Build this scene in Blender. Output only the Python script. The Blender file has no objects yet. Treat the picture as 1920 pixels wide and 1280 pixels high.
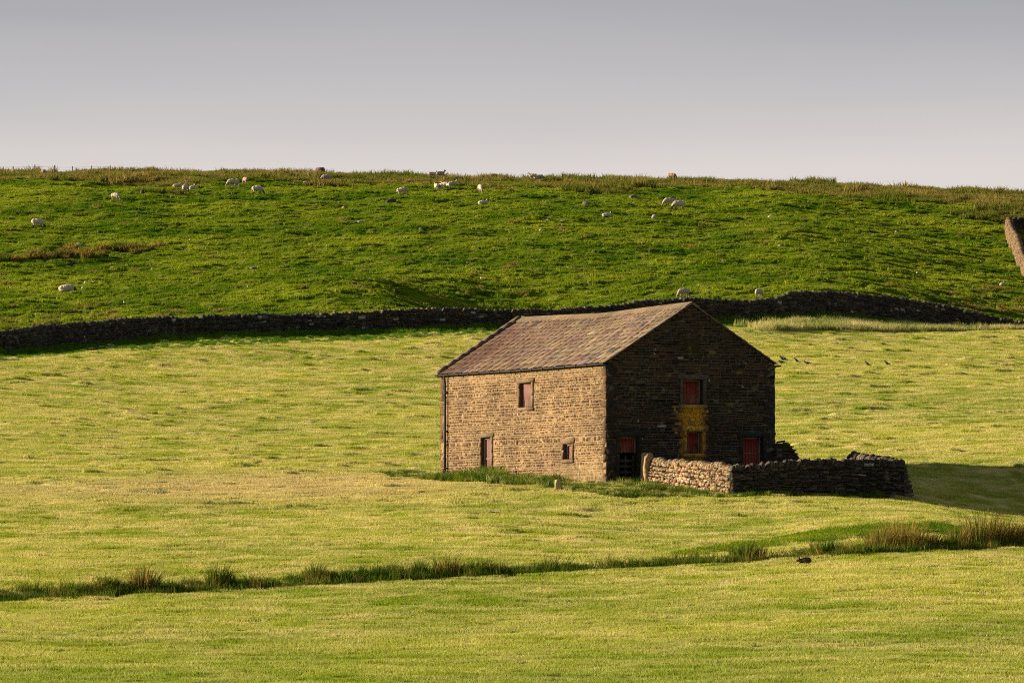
import bpy, bmesh, math, random
import numpy as np
from mathutils import Vector, Matrix, noise as mnoise
R = math.radians
SC = bpy.context.scene
COL = SC.collection
rng = np.random.default_rng(7)
random.seed(7)

# ------------------------------------------------------------------ camera, sky, sun, exposure
F = 12000.0            # focal length in pixels of a 1920 px wide frame
EYE_ROW = 1058.0
cam_d = bpy.data.cameras.new('camera'); cam = bpy.data.objects.new('camera', cam_d); COL.objects.link(cam)
cam_d.sensor_width = 36; cam_d.lens = 36 * F / 1920
cam_d.clip_start = 1; cam_d.clip_end = 9000
cam.location = (0, 0, 0)
cam.rotation_euler = (R(90) + math.atan((EYE_ROW - 640) / F), 0, 0)
SC.camera = cam

SUN_DIR = Vector((-0.98, 0.18, 0)).normalized()
SUN_EL = R(16.5)
S = Vector((SUN_DIR.x * math.cos(SUN_EL), SUN_DIR.y * math.cos(SUN_EL), math.sin(SUN_EL)))
ld = bpy.data.lights.new('sun', 'SUN'); ld.energy = 5.0; ld.angle = R(0.6); ld.color = (1.0, 0.84, 0.60)
lo = bpy.data.objects.new('sun', ld); COL.objects.link(lo)
lo.rotation_euler = S.to_track_quat('Z', 'Y').to_euler(); lo.location = (-60, 200, 60)

w = bpy.data.worlds.new("World"); SC.world = w; w.use_nodes = True
nt = w.node_tree; nt.nodes.clear()
def N(nt, typ, **kw):
    n = nt.nodes.new(typ)
    for k, v in kw.items():
        setattr(n, k, v)
    return n
out = N(nt, 'ShaderNodeOutputWorld'); bg = N(nt, 'ShaderNodeBackground')
sky = N(nt, 'ShaderNodeTexSky'); sky.sky_type = 'NISHITA'; sky.sun_disc = False
sky.sun_elevation = SUN_EL; sky.sun_rotation = math.atan2(S.x, S.y)
sky.air_density = 1.0; sky.dust_density = 2.0
tc = N(nt, 'ShaderNodeTexCoord'); sep = N(nt, 'ShaderNodeSeparateXYZ')
nt.links.new(tc.outputs['Generated'], sep.inputs[0])
# a veil of high cloud: palest just above the hills, greyer upwards
wn = N(nt, 'ShaderNodeTexNoise'); wn.inputs['Scale'].default_value = 5; wn.inputs['Detail'].default_value = 5
mp = N(nt, 'ShaderNodeMapping'); mp.inputs['Scale'].default_value = (1.5, 1.5, 14)
nt.links.new(tc.outputs['Generated'], mp.inputs[0]); nt.links.new(mp.outputs[0], wn.inputs['Vector'])
ma = N(nt, 'ShaderNodeMath', operation='MULTIPLY_ADD'); ma.inputs[1].default_value = 0.012; ma.inputs[2].default_value = -0.006
nt.links.new(wn.outputs['Fac'], ma.inputs[0])
ad = N(nt, 'ShaderNodeMath', operation='ADD'); nt.links.new(sep.outputs['Z'], ad.inputs[0]); nt.links.new(ma.outputs[0], ad.inputs[1])
mr = N(nt, 'ShaderNodeMapRange'); mr.inputs['From Min'].default_value = 0.0; mr.inputs['From Max'].default_value = 0.25
nt.links.new(ad.outputs[0], mr.inputs['Value'])
cr = N(nt, 'ShaderNodeValToRGB'); e = cr.color_ramp
def lin(r, g, b):
    return tuple((c / 255 / 12.92) if c / 255 <= 0.04045 else ((c / 255 + 0.055) / 1.055) ** 2.4 for c in (r, g, b)) + (1,)
stops = [(0.0, lin(222, 214, 208)), (0.060 / .25, lin(220, 212, 210)), (0.074 / .25, lin(192, 188, 192)), (0.089 / .25, lin(163, 162, 169)), (0.5, lin(108, 112, 122)), (1.0, lin(120, 127, 142))]
e.elements[0].position = stops[0][0]; e.elements[0].color = stops[0][1]
e.elements[1].position = 1.0; e.elements[1].color = stops[-1][1]
for p, c in stops[1:-1]:
    q = e.elements.new(p); q.color = c
nt.links.new(mr.outputs[0], cr.inputs[0])
EXPOSURE = 1.40
sc1 = N(nt, 'ShaderNodeMix', data_type='RGBA', blend_type='MULTIPLY'); sc1.inputs[0].default_value = 1
k = 1 / (2 ** EXPOSURE) / 0.10
sc1.inputs[7].default_value = (k, k, k, 1); nt.links.new(cr.outputs[0], sc1.inputs[6])
mx = N(nt, 'ShaderNodeMix', data_type='RGBA'); mx.inputs[0].default_value = 0.93
nt.links.new(sky.outputs[0], mx.inputs[6]); nt.links.new(sc1.outputs[2], mx.inputs[7])
nt.links.new(mx.outputs[2], bg.inputs[0]); bg.inputs[1].default_value = 0.10
nt.links.new(bg.outputs[0], out.inputs[0])

SC.view_settings.view_transform = 'Standard'; SC.view_settings.look = 'None'
SC.view_settings.exposure = EXPOSURE; SC.view_settings.gamma = 1
SC.cycles.max_bounces = 6; SC.cycles.diffuse_bounces = 2; SC.cycles.transmission_bounces = 3
SC.cycles.filter_width = 1.1; SC.cycles.use_denoising = False

# ------------------------------------------------------------------ noise + terrain height
def _h(ix, iy, s):
    n = (ix.astype(np.int64) * 374761393 + iy.astype(np.int64) * 668265263 + s * 982451653) & 0xffffffff
    n = ((n ^ (n >> 13)) * 1274126177) & 0xffffffff
    n = n ^ (n >> 16)
    return (n & 0xffffff) / float(0xffffff)
def vnoise(x, y, s=0):
    x = np.asarray(x, float); y = np.asarray(y, float)
    ix = np.floor(x); iy = np.floor(y); fx = x - ix; fy = y - iy
    fx = fx * fx * fx * (fx * (fx * 6 - 15) + 10); fy = fy * fy * fy * (fy * (fy * 6 - 15) + 10)
    a = _h(ix, iy, s); b = _h(ix + 1, iy, s); c = _h(ix, iy + 1, s); d = _h(ix + 1, iy + 1, s)
    return ((a * (1 - fx) + b * fx) * (1 - fy) + (c * (1 - fx) + d * fx) * fy) * 2 - 1
def fbm(x, y, s=0, o=3):
    r = 0; a = 1.0; f = 1.0
    for i in range(o):
        cx = x * f * 0.8 - y * f * 0.6; cy = x * f * 0.6 + y * f * 0.8
        r = r + a * vnoise(cx + 17.3 * i, cy - 9.1 * i, s + i); a *= 0.5; f *= 2.03
    return r
def ip(u, pts):
    p = np.array(pts, float); return np.interp(u, p[:, 0], p[:, 1])
def smooth(a, b, x):
    t = np.clip((x - a) / (b - a), 0, 1); return t * t * (3 - 2 * t)
def sip(u, pts):   # smoothed polyline
    return sum(ip(u + o, pts) * w_ for o, w_ in ((-60, .15), (-30, .2), (0, .3), (30, .2), (60, .15)))
def D1(u): return ip(u, [(-9000, 150), (0, 195), (960, 207), (1500, 214), (1920, 219), (9000, 250)])
def R1(u): return ip(u, [(-9000, 1290), (0, 1125), (480, 1103), (960, 1077), (1440, 1053), (1600, 1041), (1920, 1029), (9000, 1010)])
def DW(u): return sip(u, [(-9000, 330), (-1500, 372), (0, 400), (300, 419), (600, 429), (860, 433), (1137, 438), (1440, 446), (1600, 453), (1740, 459), (1920, 466), (9000, 500)])
def RW(u): return sip(u, [(-9000, 850), (-1500, 735), (0, 666), (100, 657), (200, 646), (300, 636), (420, 630), (600, 627), (860, 619), (1000, 618), (1137, 612), (1300, 603), (1450, 603), (1500, 592), (1600, 597), (1740, 612), (1850, 628), (1920, 634), (9000, 700)])
def RS(u): return sip(u, [(-9000, 420), (-1500, 335), (0, 330), (400, 330), (600, 333), (800, 338), (1000, 344), (1260, 347), (1500, 352), (1700, 360), (1920, 373), (3000, 440), (9000, 600)])
def swells(x, y, hill):
    # hollow in the hillside above the wall, and ground falling away to the right below the brow
    n = -hill * 2.2 * np.exp(-((x - 1.5) / 9) ** 2 - ((y - 468) / 17) ** 2)
    n = n + hill * 1.5 * np.exp(-((x + 12) / 8) ** 2 - ((y - 474) / 19) ** 2)
    n = n - hill * 1.5 * smooth(24, 41, x) * np.exp(-((y - 578) / 22) ** 2)
    n = n - hill * 2.0 * smooth(22, 48, x) * smooth(470, 490, y) * (1 - smooth(545, 570, y))
    return n
def base(x, y):
    x = np.asarray(x, float); y = np.asarray(y, float)
    u = 960 + F * x / np.maximum(y, 140)
    o = np.ones_like(u)
    d1 = D1(u); dw = DW(u)
    D4 = ip(u, [(0, 236), (1250, 236), (1500, 230), (1750, 232), (1900, 236)])
    K = [(-200 * o, None, -1.9 * o), (0 * o, None, -1.75 * o), (140 * o, 1302 * o, None), (d1, R1(u), None),
         (d1 + 2.4, R1(u) - ip(u, [(0, 20), (960, 14), (1440, 9), (1700, 8), (1920, 9)]), None),
         (D4, ip(u, [(-9000, 1080), (0, 990), (960, 983), (1300, 993), (1450, 1002), (1600, 985), (1750, 980), (1920, 988), (9000, 990)]), None),
         (257 * o, sip(u, [(-9000, 990), (0, 929), (500, 925), (960, 920), (1137, 920), (1370, 926), (1600, 930), (1705, 933), (1800, 950), (1920, 966), (9000, 975)]), None),
         (268 * o, sip(u, [(-9000, 960), (0, 905), (500, 902), (830, 904), (1137, 900), (1370, 897), (1705, 901), (1800, 914), (1920, 925), (9000, 930)]), None),
         (280 * o, sip(u, [(-9000, 940), (0, 884), (500, 886), (830, 892), (1137, 884), (1453, 874), (1705, 869), (1920, 869), (9000, 880)]), None),
         (330 * o if False else 280 + (dw - 280) * .35, sip(u, [(-9000, 900), (0, 806), (960, 800), (1500, 772), (1920, 760), (9000, 770)]), None),
         (280 + (dw - 280) * .75, sip(u, [(-9000, 870), (0, 714), (500, 690), (960, 685), (1500, 668), (1920, 664), (9000, 720)]), None),
         (dw - 13, np.where(u < 1137, RW(u) + 14, sip(u, [(1000, 632), (1137, 626), (1300, 622), (1450, 621), (1920, 622), (2500, 650), (9000, 715)])), None),
         (dw, RW(u), None),
         (500 * o, sip(u, [(-9000, 700), (0, 521), (960, 512), (1500, 510), (1920, 530), (9000, 650)]), None),
         (560 * o, sip(u, [(-9000, 560), (0, 424), (960, 412), (1500, 425), (1920, 452), (9000, 620)]), None),
         (612 * o, sip(u, [(-9000, 460), (0, 350), (960, 358), (1500, 372), (1920, 394), (9000, 610)]), None),
         (650 * o, RS(u), None), (700 * o, RS(u) + 10, None), (1000 * o, None, 33 * o), (4000 * o, None, 10 * o)]
    D = np.stack([k_[0] for k_ in K], -1)
    Zk = np.stack([k_[2] if k_[1] is None else (EYE_ROW - k_[1]) / F * k_[0] for k_ in K], -1)
    h = np.diff(D, axis=-1); s = np.diff(Zk, axis=-1) / h
    m = np.zeros_like(Zk)
    w1 = 2 * h[..., 1:] + h[..., :-1]; w2 = h[..., 1:] + 2 * h[..., :-1]
    s0 = s[..., :-1]; s1 = s[..., 1:]
    with np.errstate(all='ignore'):
        hm = (w1 + w2) / (w1 / s0 + w2 / s1)
    m[..., 1:-1] = np.where(s0 * s1 > 0, hm, 0)
    m[..., 0] = s[..., 0]; m[..., -1] = s[..., -1]
    yy = np.clip(y, -199.9, 3999)
    i = np.clip((yy[..., None] >= D).sum(-1) - 1, 0, len(K) - 2)
    g = lambda A, j: np.take_along_axis(A, j[..., None], -1)[..., 0]
    x0 = g(D, i); hh = g(h, i); t = (yy - x0) / hh
    z0 = g(Zk, i); z1 = g(Zk, i + 1); m0 = g(m, i); m1 = g(m, i + 1)
    return swells(x, y, smooth(dw + 1, dw + 6, y)) + (2 * t**3 - 3 * t**2 + 1) * z0 + (t**3 - 2 * t**2 + t) * hh * m0 + (-2 * t**3 + 3 * t**2) * z1 + (t**3 - t**2) * hh * m1
def detail(x, y):
    u = 960 + F * x / np.maximum(y, 140)
    d1 = D1(u); dw = DW(u)
    hill = smooth(dw + 1, dw + 6, y)
    n = np.zeros_like(np.asarray(x, float))
    # ditch carved into the field
    n = n - 0.22 * np.exp(-((y - (d1 + .9)) / .55) ** 2) * (1 + .3 * vnoise(x * .6, y * .2, 5)) * (1 - .6 * smooth(1500, 1600, u))
    fld = (1 - hill)
    n = n + fld * (0.07 * fbm(x / 9, y / 11, 11, 2) + 0.028 * fbm(x / 1.6, y / 1.1, 21, 2) * smooth(90, 150, y))
    # ridges of cut grass lying in the field
    rid = np.maximum(0, fbm((x + y * .10) / 1.7, (y - x * .25) / .8, 31, 2) - .62)
    n = n + fld * rid * (.05 + .22 * smooth(190, 290, y))
    n = n + hill * (0.22 * fbm(x / 7, y / 9, 41, 2) + (0.08 * fbm(x / 2.4, y / 1.9, 51, 2) + 0.12 * np.abs(fbm(x / 1.3, y / .75, 55, 2)) + .03 * vnoise(x / .45, y / .5, 58)) * (1 - smooth(640, 670, y) * .4))
    return n
def Z(x, y):
    x = np.asarray(x, float); y = np.asarray(y, float)
    return base(x, y) + detail(x, y)
def z1(x, y): return float(Z(np.array([x]), np.array([y]))[0])
def P(u, d):
    x = (u - 960) / F * d
    return Vector((x, d, z1(x, d)))
def find(u, row, lo_, hi_):
    d = np.linspace(lo_, hi_, 500); x = (u - 960) / F * d
    rr = EYE_ROW - F * Z(x, d) / d
    j = np.argmax(rr <= row) if (rr <= row).any() else int(np.argmin(rr))
    return Vector((x[j], d[j], float(Z(x[j:j+1], d[j:j+1])[0])))
def onhill(u, row): return find(u, row, float(DW(np.array([float(u)]))[0]) + 1.5, 655)
def onfield(u, row): return find(u, row, 142, float(DW(np.array([float(u)]))[0]) - 2)

# ------------------------------------------------------------------ helpers
def tag(o, label=None, cat=None, group=None, kind=None):
    if label: o['label'] = label
    if cat: o['category'] = cat
    if group: o['group'] = group
    if kind: o['kind'] = kind
    return o
def empty(name, loc, rz=0, **kw):
    o = bpy.data.objects.new(name, None); COL.objects.link(o); o.location = loc; o.rotation_euler = (0, 0, rz)
    o.empty_display_size = .2
    return tag(o, **kw)
def mesh_np(name, V, FQ, mat=None, parent=None, attrs=None, tris=False, smooth_=False):
    V = np.asarray(V, np.float32).reshape(-1, 3); FQ = np.asarray(FQ, np.int32)
    k_ = FQ.shape[1]; me = bpy.data.meshes.new(name)
    me.vertices.add(len(V)); me.vertices.foreach_set('co', V.ravel())
    me.loops.add(FQ.size); me.loops.foreach_set('vertex_index', FQ.ravel())
    me.polygons.add(len(FQ)); me.polygons.foreach_set('loop_start', np.arange(0, FQ.size, k_, dtype=np.int32))
    me.polygons.foreach_set('loop_total', np.full(len(FQ), k_, np.int32))
    if smooth_: me.polygons.foreach_set('use_smooth', np.ones(len(FQ), bool))
    if attrs:
        for an, arr in attrs.items():
            arr = np.asarray(arr, np.float32)
            if arr.ndim == 1:
                a = me.attributes.new(an, 'FLOAT', 'POINT'); a.data.foreach_set('value', arr)
            else:
                if arr.shape[1] == 3: arr = np.concatenate([arr, np.ones((len(arr), 1), np.float32)], 1)
                a = me.attributes.new(an, 'FLOAT_COLOR', 'POINT'); a.data.foreach_set('color', arr.ravel())
    me.update(calc_edges=True); me.validate()
    if mat: me.materials.append(mat)
    o = bpy.data.objects.new(name, me); COL.objects.link(o)
    if parent: o.parent = parent
    return o
class MB:
    """collects boxes (possibly skewed, with a small chamfer on one face) into one mesh"""
    def __init__(s): s.v = []; s.f = []; s.c = []; s.n = 0
    def hexa(s, p, col=(.3, .25, .2)):          # 8 points: back 4 then front 4 (same order)
        b = s.n; s.v.extend([tuple(q) for q in p]); s.c.extend([col] * 8); s.n += 8
        s.f.extend([(b, b+3, b+2, b+1), (b+4, b+5, b+6, b+7), (b, b+1, b+5, b+4), (b+1, b+2, b+6, b+5), (b+2, b+3, b+7, b+6), (b+3, b, b+4, b+7)])
    def box(s, x0, x1, y0, y1, z0, z1_, col=(.3, .25, .2)):
        s.hexa([(x0, y0, z0), (x1, y0, z0), (x1, y0, z1_), (x0, y0, z1_), (x0, y1, z0), (x1, y1, z0), (x1, y1, z1_), (x0, y1, z1_)], col)
    def stone(s, O, A, B, Nn, col, inset=.012):
        """block: corner O, edges A (along) B (up) and outward Nn; front face inset, corners jittered"""
        j = lambda k_: Vector((random.uniform(-k_, k_), random.uniform(-k_, k_), random.uniform(-k_, k_)))
        la = A.length; lb = B.length; k_ = min(la, lb)
        a1 = A.normalized() * min(inset, la * .2); b1 = B.normalized() * min(inset, lb * .2)
        O2 = O + Nn * .55
        back = [O, O + A, O + A + B, O + B]
        mid = [O2, O2 + A, O2 + A + B, O2 + B]
        fr = [O + Nn + a1 + b1, O + Nn + A - a1 + b1, O + Nn + A + B - a1 - b1, O + Nn + B + a1 - b1]
        jj = [j(k_ * .07) for _ in range(4)]
        mid = [m_ + q for m_, q in zip(mid, jj)]; fr = [m_ + q * 1.2 + j(k_ * .05) for m_, q in zip(fr, jj)]
        b = s.n; s.v.extend([tuple(q) for q in back + mid + fr]); s.c.extend([col] * 12); s.n += 12
        for i in range(4):
            i2 = (i + 1) % 4
            s.f.append((b+i, b+i2, b+4+i2, b+4+i)); s.f.append((b+4+i, b+4+i2, b+8+i2, b+8+i))
        s.f.append((b+8, b+9, b+10, b+11))
    def quad(s, a, b_, c, d, col):
        b = s.n; s.v.extend([tuple(a), tuple(b_), tuple(c), tuple(d)]); s.c.extend([col] * 4); s.n += 4
        s.f.append((b, b+1, b+2, b+3))
    def tube(s, p0, p1, r0, r1, col, n=8):
        p0 = Vector(p0); p1 = Vector(p1); d = (p1 - p0).normalized()
        a = d.orthogonal().normalized(); c = d.cross(a)
        b = s.n
        for p, r in ((p0, r0), (p1, r1)):
            for i in range(n):
                t = 2 * math.pi * i / n; s.v.append(tuple(p + a * (math.cos(t) * r) + c * (math.sin(t) * r))); s.c.append(col)
        s.n += 2 * n
        for i in range(n):
            s.f.append((b + i, b + (i+1) % n, b + n + (i+1) % n, b + n + i))
        # cap ends with a fan of quads
        for off in (0, n):
            for i in range(1, n - 2, 2):
                s.f.append((b + off, b + off + i, b + off + i + 1, b + off + i + 2))
    def build(s, name, mat, parent=None, recalc=True):
        o = mesh_np(name, s.v, s.f, mat, parent, {'tint': np.array(s.c, np.float32)})
        if recalc:
            bm = bmesh.new(); bm.from_mesh(o.data); bmesh.ops.recalc_face_normals(bm, faces=bm.faces); bm.to_mesh(o.data); bm.free()
        return o

# ------------------------------------------------------------------ materials
def newmat(name):
    m = bpy.data.materials.new(name); m.use_nodes = True; t = m.node_tree
    return m, t, t.nodes['Principled BSDF']
def noise_node(t, scale, detail=4, vec=None, rough=.5):
    n = N(t, 'ShaderNodeTexNoise'); n.inputs['Scale'].default_value = scale; n.inputs['Detail'].default_value = detail; n.inputs['Roughness'].default_value = rough
    if vec is not None: t.links.new(vec, n.inputs['Vector'])
    return n
def mapping(t, vec, scale, rot=(0, 0, 0)):
    m = N(t, 'ShaderNodeMapping'); m.inputs['Scale'].default_value = scale; m.inputs['Rotation'].default_value = rot
    t.links.new(vec, m.inputs[0]); return m.outputs[0]
def mixc(t, fac, a, b, bt='MIX'):
    m = N(t, 'ShaderNodeMix', data_type='RGBA', blend_type=bt)
    for i, v in ((0, fac), (6, a), (7, b)):
        if isinstance(v, (int, float)): m.inputs[i].default_value = v
        elif isinstance(v, tuple): m.inputs[i].default_value = v if len(v) == 4 else v + (1,)
        else: t.links.new(v, m.inputs[i])
    return m.outputs[2]
def rng_(t, val, a, b, c=0.0, d=1.0):
    m = N(t, 'ShaderNodeMapRange'); m.inputs[1].default_value = a; m.inputs[2].default_value = b; m.inputs[3].default_value = c; m.inputs[4].default_value = d
    t.links.new(val, m.inputs[0]); return m.outputs[0]
def bump(t, p, height, strength, dist):
    b = N(t, 'ShaderNodeBump'); b.inputs['Strength'].default_value = strength; b.inputs['Distance'].default_value = dist
    t.links.new(height, b.inputs['Height']); t.links.new(b.outputs[0], p.inputs['Normal'])
def attr(t, name, out='Color'):
    a = N(t, 'ShaderNodeAttribute'); a.attribute_name = name; return a.outputs[out]

def stone_mat(name, lichen=.25, lc=(.34, .33, .27), scale=1.0):
    m, t, p = newmat(name)
    g = N(t, 'ShaderNodeTexCoord').outputs['Object']
    n1 = noise_node(t, 9 * scale, 5, g, .65); n2 = noise_node(t, 2.2 * scale, 3, g); n3 = noise_node(t, 30, 3, g)
    c = mixc(t, 1, attr(t, 'tint'), mixc(t, rng_(t, n1.outputs[0], .3, .7), (.6, .58, .56), (1.3, 1.28, 1.25)), 'MULTIPLY')
    n4 = noise_node(t, .55, 4, g, .6); c = mixc(t, 1, c, mixc(t, rng_(t, n4.outputs[0], .35, .65), (.72, .70, .70), (1.18, 1.14, 1.05)), 'MULTIPLY')
    c = mixc(t, rng_(t, n2.outputs[0], .62, .78, 0, lichen), c, lc)
    vo = N(t, 'ShaderNodeTexVoronoi'); vo.inputs['Scale'].default_value = 1.5; t.links.new(g, vo.inputs['Vector'])
    c = mixc(t, rng_(t, vo.outputs['Distance'], .05, .075, .8 if name != 'stone_slate' else .2, 0), c, (.40, .40, .36))
    t.links.new(c, p.inputs['Base Color']); p.inputs['Roughness'].default_value = .93
    p.inputs['Specular IOR Level'].default_value = .15
    bump(t, p, n3.outputs[0], .5, .015)
    return m
M_stone = stone_mat('barn_stone')
M_dry = stone_mat('dry_stone', .3)
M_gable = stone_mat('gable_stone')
def add_lichen(m):
    t = m.node_tree; p = t.nodes['Principled BSDF']; old = p.inputs['Base Color'].links[0].from_socket
    g = N(t, 'ShaderNodeTexCoord').outputs['Object']; sp = N(t, 'ShaderNodeSeparateXYZ'); t.links.new(g, sp.inputs[0])
    n = noise_node(t, 2.6, 5, g, .7); n2 = noise_node(t, 11, 4, g, .7)
    def mth(op, a, b):
        q = N(t, 'ShaderNodeMath', operation=op)
        for i, v in enumerate((a, b)):
            if isinstance(v, (int, float)): q.inputs[i].default_value = v
            else: t.links.new(v, q.inputs[i])
        return q.outputs[0]
    dx = mth('ABSOLUTE', mth('SUBTRACT', sp.outputs['X'], 3.93), 0); fx = rng_(t, mth('ADD', dx, mth('MULTIPLY', n.outputs[0], 1.1)), .88, 1.22, 1, 0)
    fz = mth('MULTIPLY', rng_(t, mth('ADD', sp.outputs['Z'], mth('MULTIPLY', n.outputs[0], .5)), 1.25, 1.5, 0, 1), rng_(t, sp.outputs['Z'], 3.26, 3.36, 1, 0))
    f = mth('MULTIPLY', mth('MULTIPLY', fx, fz), mth('MULTIPLY', rng_(t, n2.outputs[0], .36, .60, .08, .95), rng_(t, n.outputs[0], .34, .58, .3, 1)))
    c = mixc(t, f, old, (.78, .40, .014)); t.links.new(c, p.inputs['Base Color'])
add_lichen(M_gable)
M_slate = stone_mat('stone_slate', .25, (.30, .27, .18))
def plain(name, col, rough=.6, metal=0, var=.15, sc=8):
    m, t, p = newmat(name)
    g = N(t, 'ShaderNodeTexCoord').outputs['Object']; n = noise_node(t, sc, 4, g)
    c = mixc(t, n.outputs[0], tuple(x * (1 - var) for x in col), tuple(min(1, x * (1 + var)) for x in col))
    t.links.new(c, p.inputs['Base Color']); p.inputs['Roughness'].default_value = rough; p.inputs['Metallic'].default_value = metal
    return m
M_iron = plain('black_iron', (.010, .010, .010), .8)
M_wood = plain('weathered_wood', (.16, .13, .10), .85, var=.4)
M_woodd = plain('dark_wood', (.045, .035, .028), .85, var=.4)

def red_paint(name, z0, z1_, ca=(.115, .008, .008), cb=(.27, .030, .010), cw=(.24, .18, .14)):
    m, t, p = newmat(name)
    g = N(t, 'ShaderNodeTexCoord').outputs['Object']
    sp = N(t, 'ShaderNodeSeparateXYZ'); t.links.new(g, sp.inputs[0])
    streak = noise_node(t, 1, 4, mapping(t, g, (22, 22, 1.6)))
    c = mixc(t, streak.outputs[0], ca, cb)
    f = rng_(t, sp.outputs['Z'], z0, z0 + (z1_ - z0) * .42, 1, 0)
    ma_ = N(t, 'ShaderNodeMath', operation='MULTIPLY'); t.links.new(f, ma_.inputs[0]); t.links.new(rng_(t, streak.outputs[0], .35, .6), ma_.inputs[1])
    c = mixc(t, ma_.outputs[0], c, cw)
    t.links.new(c, p.inputs['Base Color']); p.inputs['Roughness'].default_value = .7
    bump(t, p, streak.outputs[0], .4, .01)
    return m

# -------- ground materials
def ground_mat(name, kind):
    m, t, p = newmat(name)
    pos = N(t, 'ShaderNodeNewGeometry').outputs['Position']
    c = grass_colour(t, pos, kind)
    c = mixc(t, 1, c, (.85, .85, .80) if kind == 'mown' else (.55, .60, .50), 'MULTIPLY')
    t.links.new(c, p.inputs['Base Color']); p.inputs['Roughness'].default_value = 1; p.inputs['Specular IOR Level'].default_value = 0
    n = noise_node(t, 14, 4, pos); bump(t, p, n.outputs[0], .8, .06)
    return m
PAL = {  # lush, mid, dry
    'mown': ((.20, .28, .018), (.40, .42, .055), (.69, .57, .25)),
    'hill': ((.075, .150, .005), (.23, .285, .016), (.44, .42, .09)),
    'moor': ((.09, .125, .012), (.24, .19, .05), (.42, .29, .12)),
    'lush': ((.055, .14, .008), (.11, .20, .015), (.22, .24, .05)),
    'weed': ((.035, .085, .007), (.085, .125, .014), (.25, .21, .07)),
    'ditch': ((.040, .09, .008), (.10, .14, .016), (.28, .21, .07)),
    'straw': ((.20, .25, .05), (.50, .44, .19), (.68, .55, .33)),
    'rush': ((.06, .09, .012), (.27, .19, .045), (.60, .33, .12)),
}
def grass_colour(t, pos, kind, rnd=None):
    A, B, C_ = PAL[kind]
    if kind == 'mown':
        v1 = mapping(t, pos, (.07, .075, .0), (0, 0, R(-10))); v2 = mapping(t, pos, (.42, .42, 0), (0, 0, R(-12))); v3 = mapping(t, pos, (1.6, 1.5, 0)); v4 = mapping(t, pos, (.030, .42, 0), (0, 0, R(-9)))
        n1 = noise_node(t, 1, 4, v1, .6); n2 = noise_node(t, 1, 6, v2, .68); n3 = noise_node(t, 1, 5, v3, .65); n4 = noise_node(t, 1, 3, v4)
        sp_ = N(t, 'ShaderNodeSeparateXYZ'); t.links.new(pos, sp_.inputs[0])      # the strip this side of the ditch is greener
        am = N(t, 'ShaderNodeMath', operation='ADD'); t.links.new(n1.outputs[0], am.inputs[0]); t.links.new(rng_(t, sp_.outputs['Y'], 150, 235, .10, .0), am.inputs[1])
        lushf = rng_(t, am.outputs[0], .36, .66)
        def blob(cx, cy, sx, sy):
            v = N(t, 'ShaderNodeVectorMath', operation='SUBTRACT'); t.links.new(pos, v.inputs[0]); v.inputs[1].default_value = (cx, cy, 0)
            v2_ = N(t, 'ShaderNodeVectorMath', operation='MULTIPLY'); t.links.new(v.outputs[0], v2_.inputs[0]); v2_.inputs[1].default_value = (1 / sx, 1 / sy, 0)
            ln = N(t, 'ShaderNodeVectorMath', operation='LENGTH'); t.links.new(v2_.outputs[0], ln.inputs[0])
            q = N(t, 'ShaderNodeMath', operation='ADD'); t.links.new(ln.outputs['Value'], q.inputs[0]); t.links.new(rng_(t, n2.outputs[0], .3, .7, -.5, .5), q.inputs[1])
            return rng_(t, q.outputs[0], .3, 1.1, 1, 0)
        g_ = N(t, 'ShaderNodeMath', operation='SUBTRACT'); t.links.new(rng_(t, lushf, 0, 1, 1, 0), g_.inputs[0]); t.links.new(rng_(t, blob(24, 345, 18, 26), 0, 1, 0, .75), g_.inputs[1]); g_.use_clamp = True
        c = mixc(t, g_.outputs[0], A, B)
        c = mixc(t, rng_(t, blob(-8, 268, 9, 17), 0, 1, 0, .6), c, (.56, .42, .22))
        c = mixc(t, rng_(t, blob(-14, 260, 17, 12), 0, 1, 0, .5), c, (.56, .42, .22))     # dry trodden ground by the barn
        am2 = N(t, 'ShaderNodeMath', operation='MULTIPLY'); t.links.new(rng_(t, n2.outputs[0], .42, .64, 0, .85), am2.inputs[0]); t.links.new(rng_(t, sp_.outputs['Y'], 150, 225, .45, 1), am2.inputs[1])
        c = mixc(t, am2.outputs[0], c, C_)
        c = mixc(t, rng_(t, n4.outputs[0], .54, .68, 0, .42), c, (.66, .56, .25))
        c = mixc(t, rng_(t, n3.outputs[0], .58, .70, 0, .6), c, (.22, .14, .06))
    else:
        k_ = {'hill': .10, 'moor': .12}.get(kind, .35)
        n1 = noise_node(t, 1, 3, mapping(t, pos, (k_, k_ * .7, 0))); n2 = noise_node(t, 1, 4, mapping(t, pos, (k_ * 8, k_ * 5, 0)), .6)
        c = mixc(t, rng_(t, n1.outputs[0], .38, .65), A, B)
        c = mixc(t, rng_(t, n2.outputs[0], .50, .80, 0, .8), c, C_)
    if rnd is not None:
        c = mixc(t, 1, c, mixc(t, rnd, (.55, .60, .55), (1.45, 1.38, 1.3)) if kind != 'mown' else mixc(t, rnd, (.78, .8, .75), (1.2, 1.18, 1.15)), 'MULTIPLY')
    return c
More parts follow.
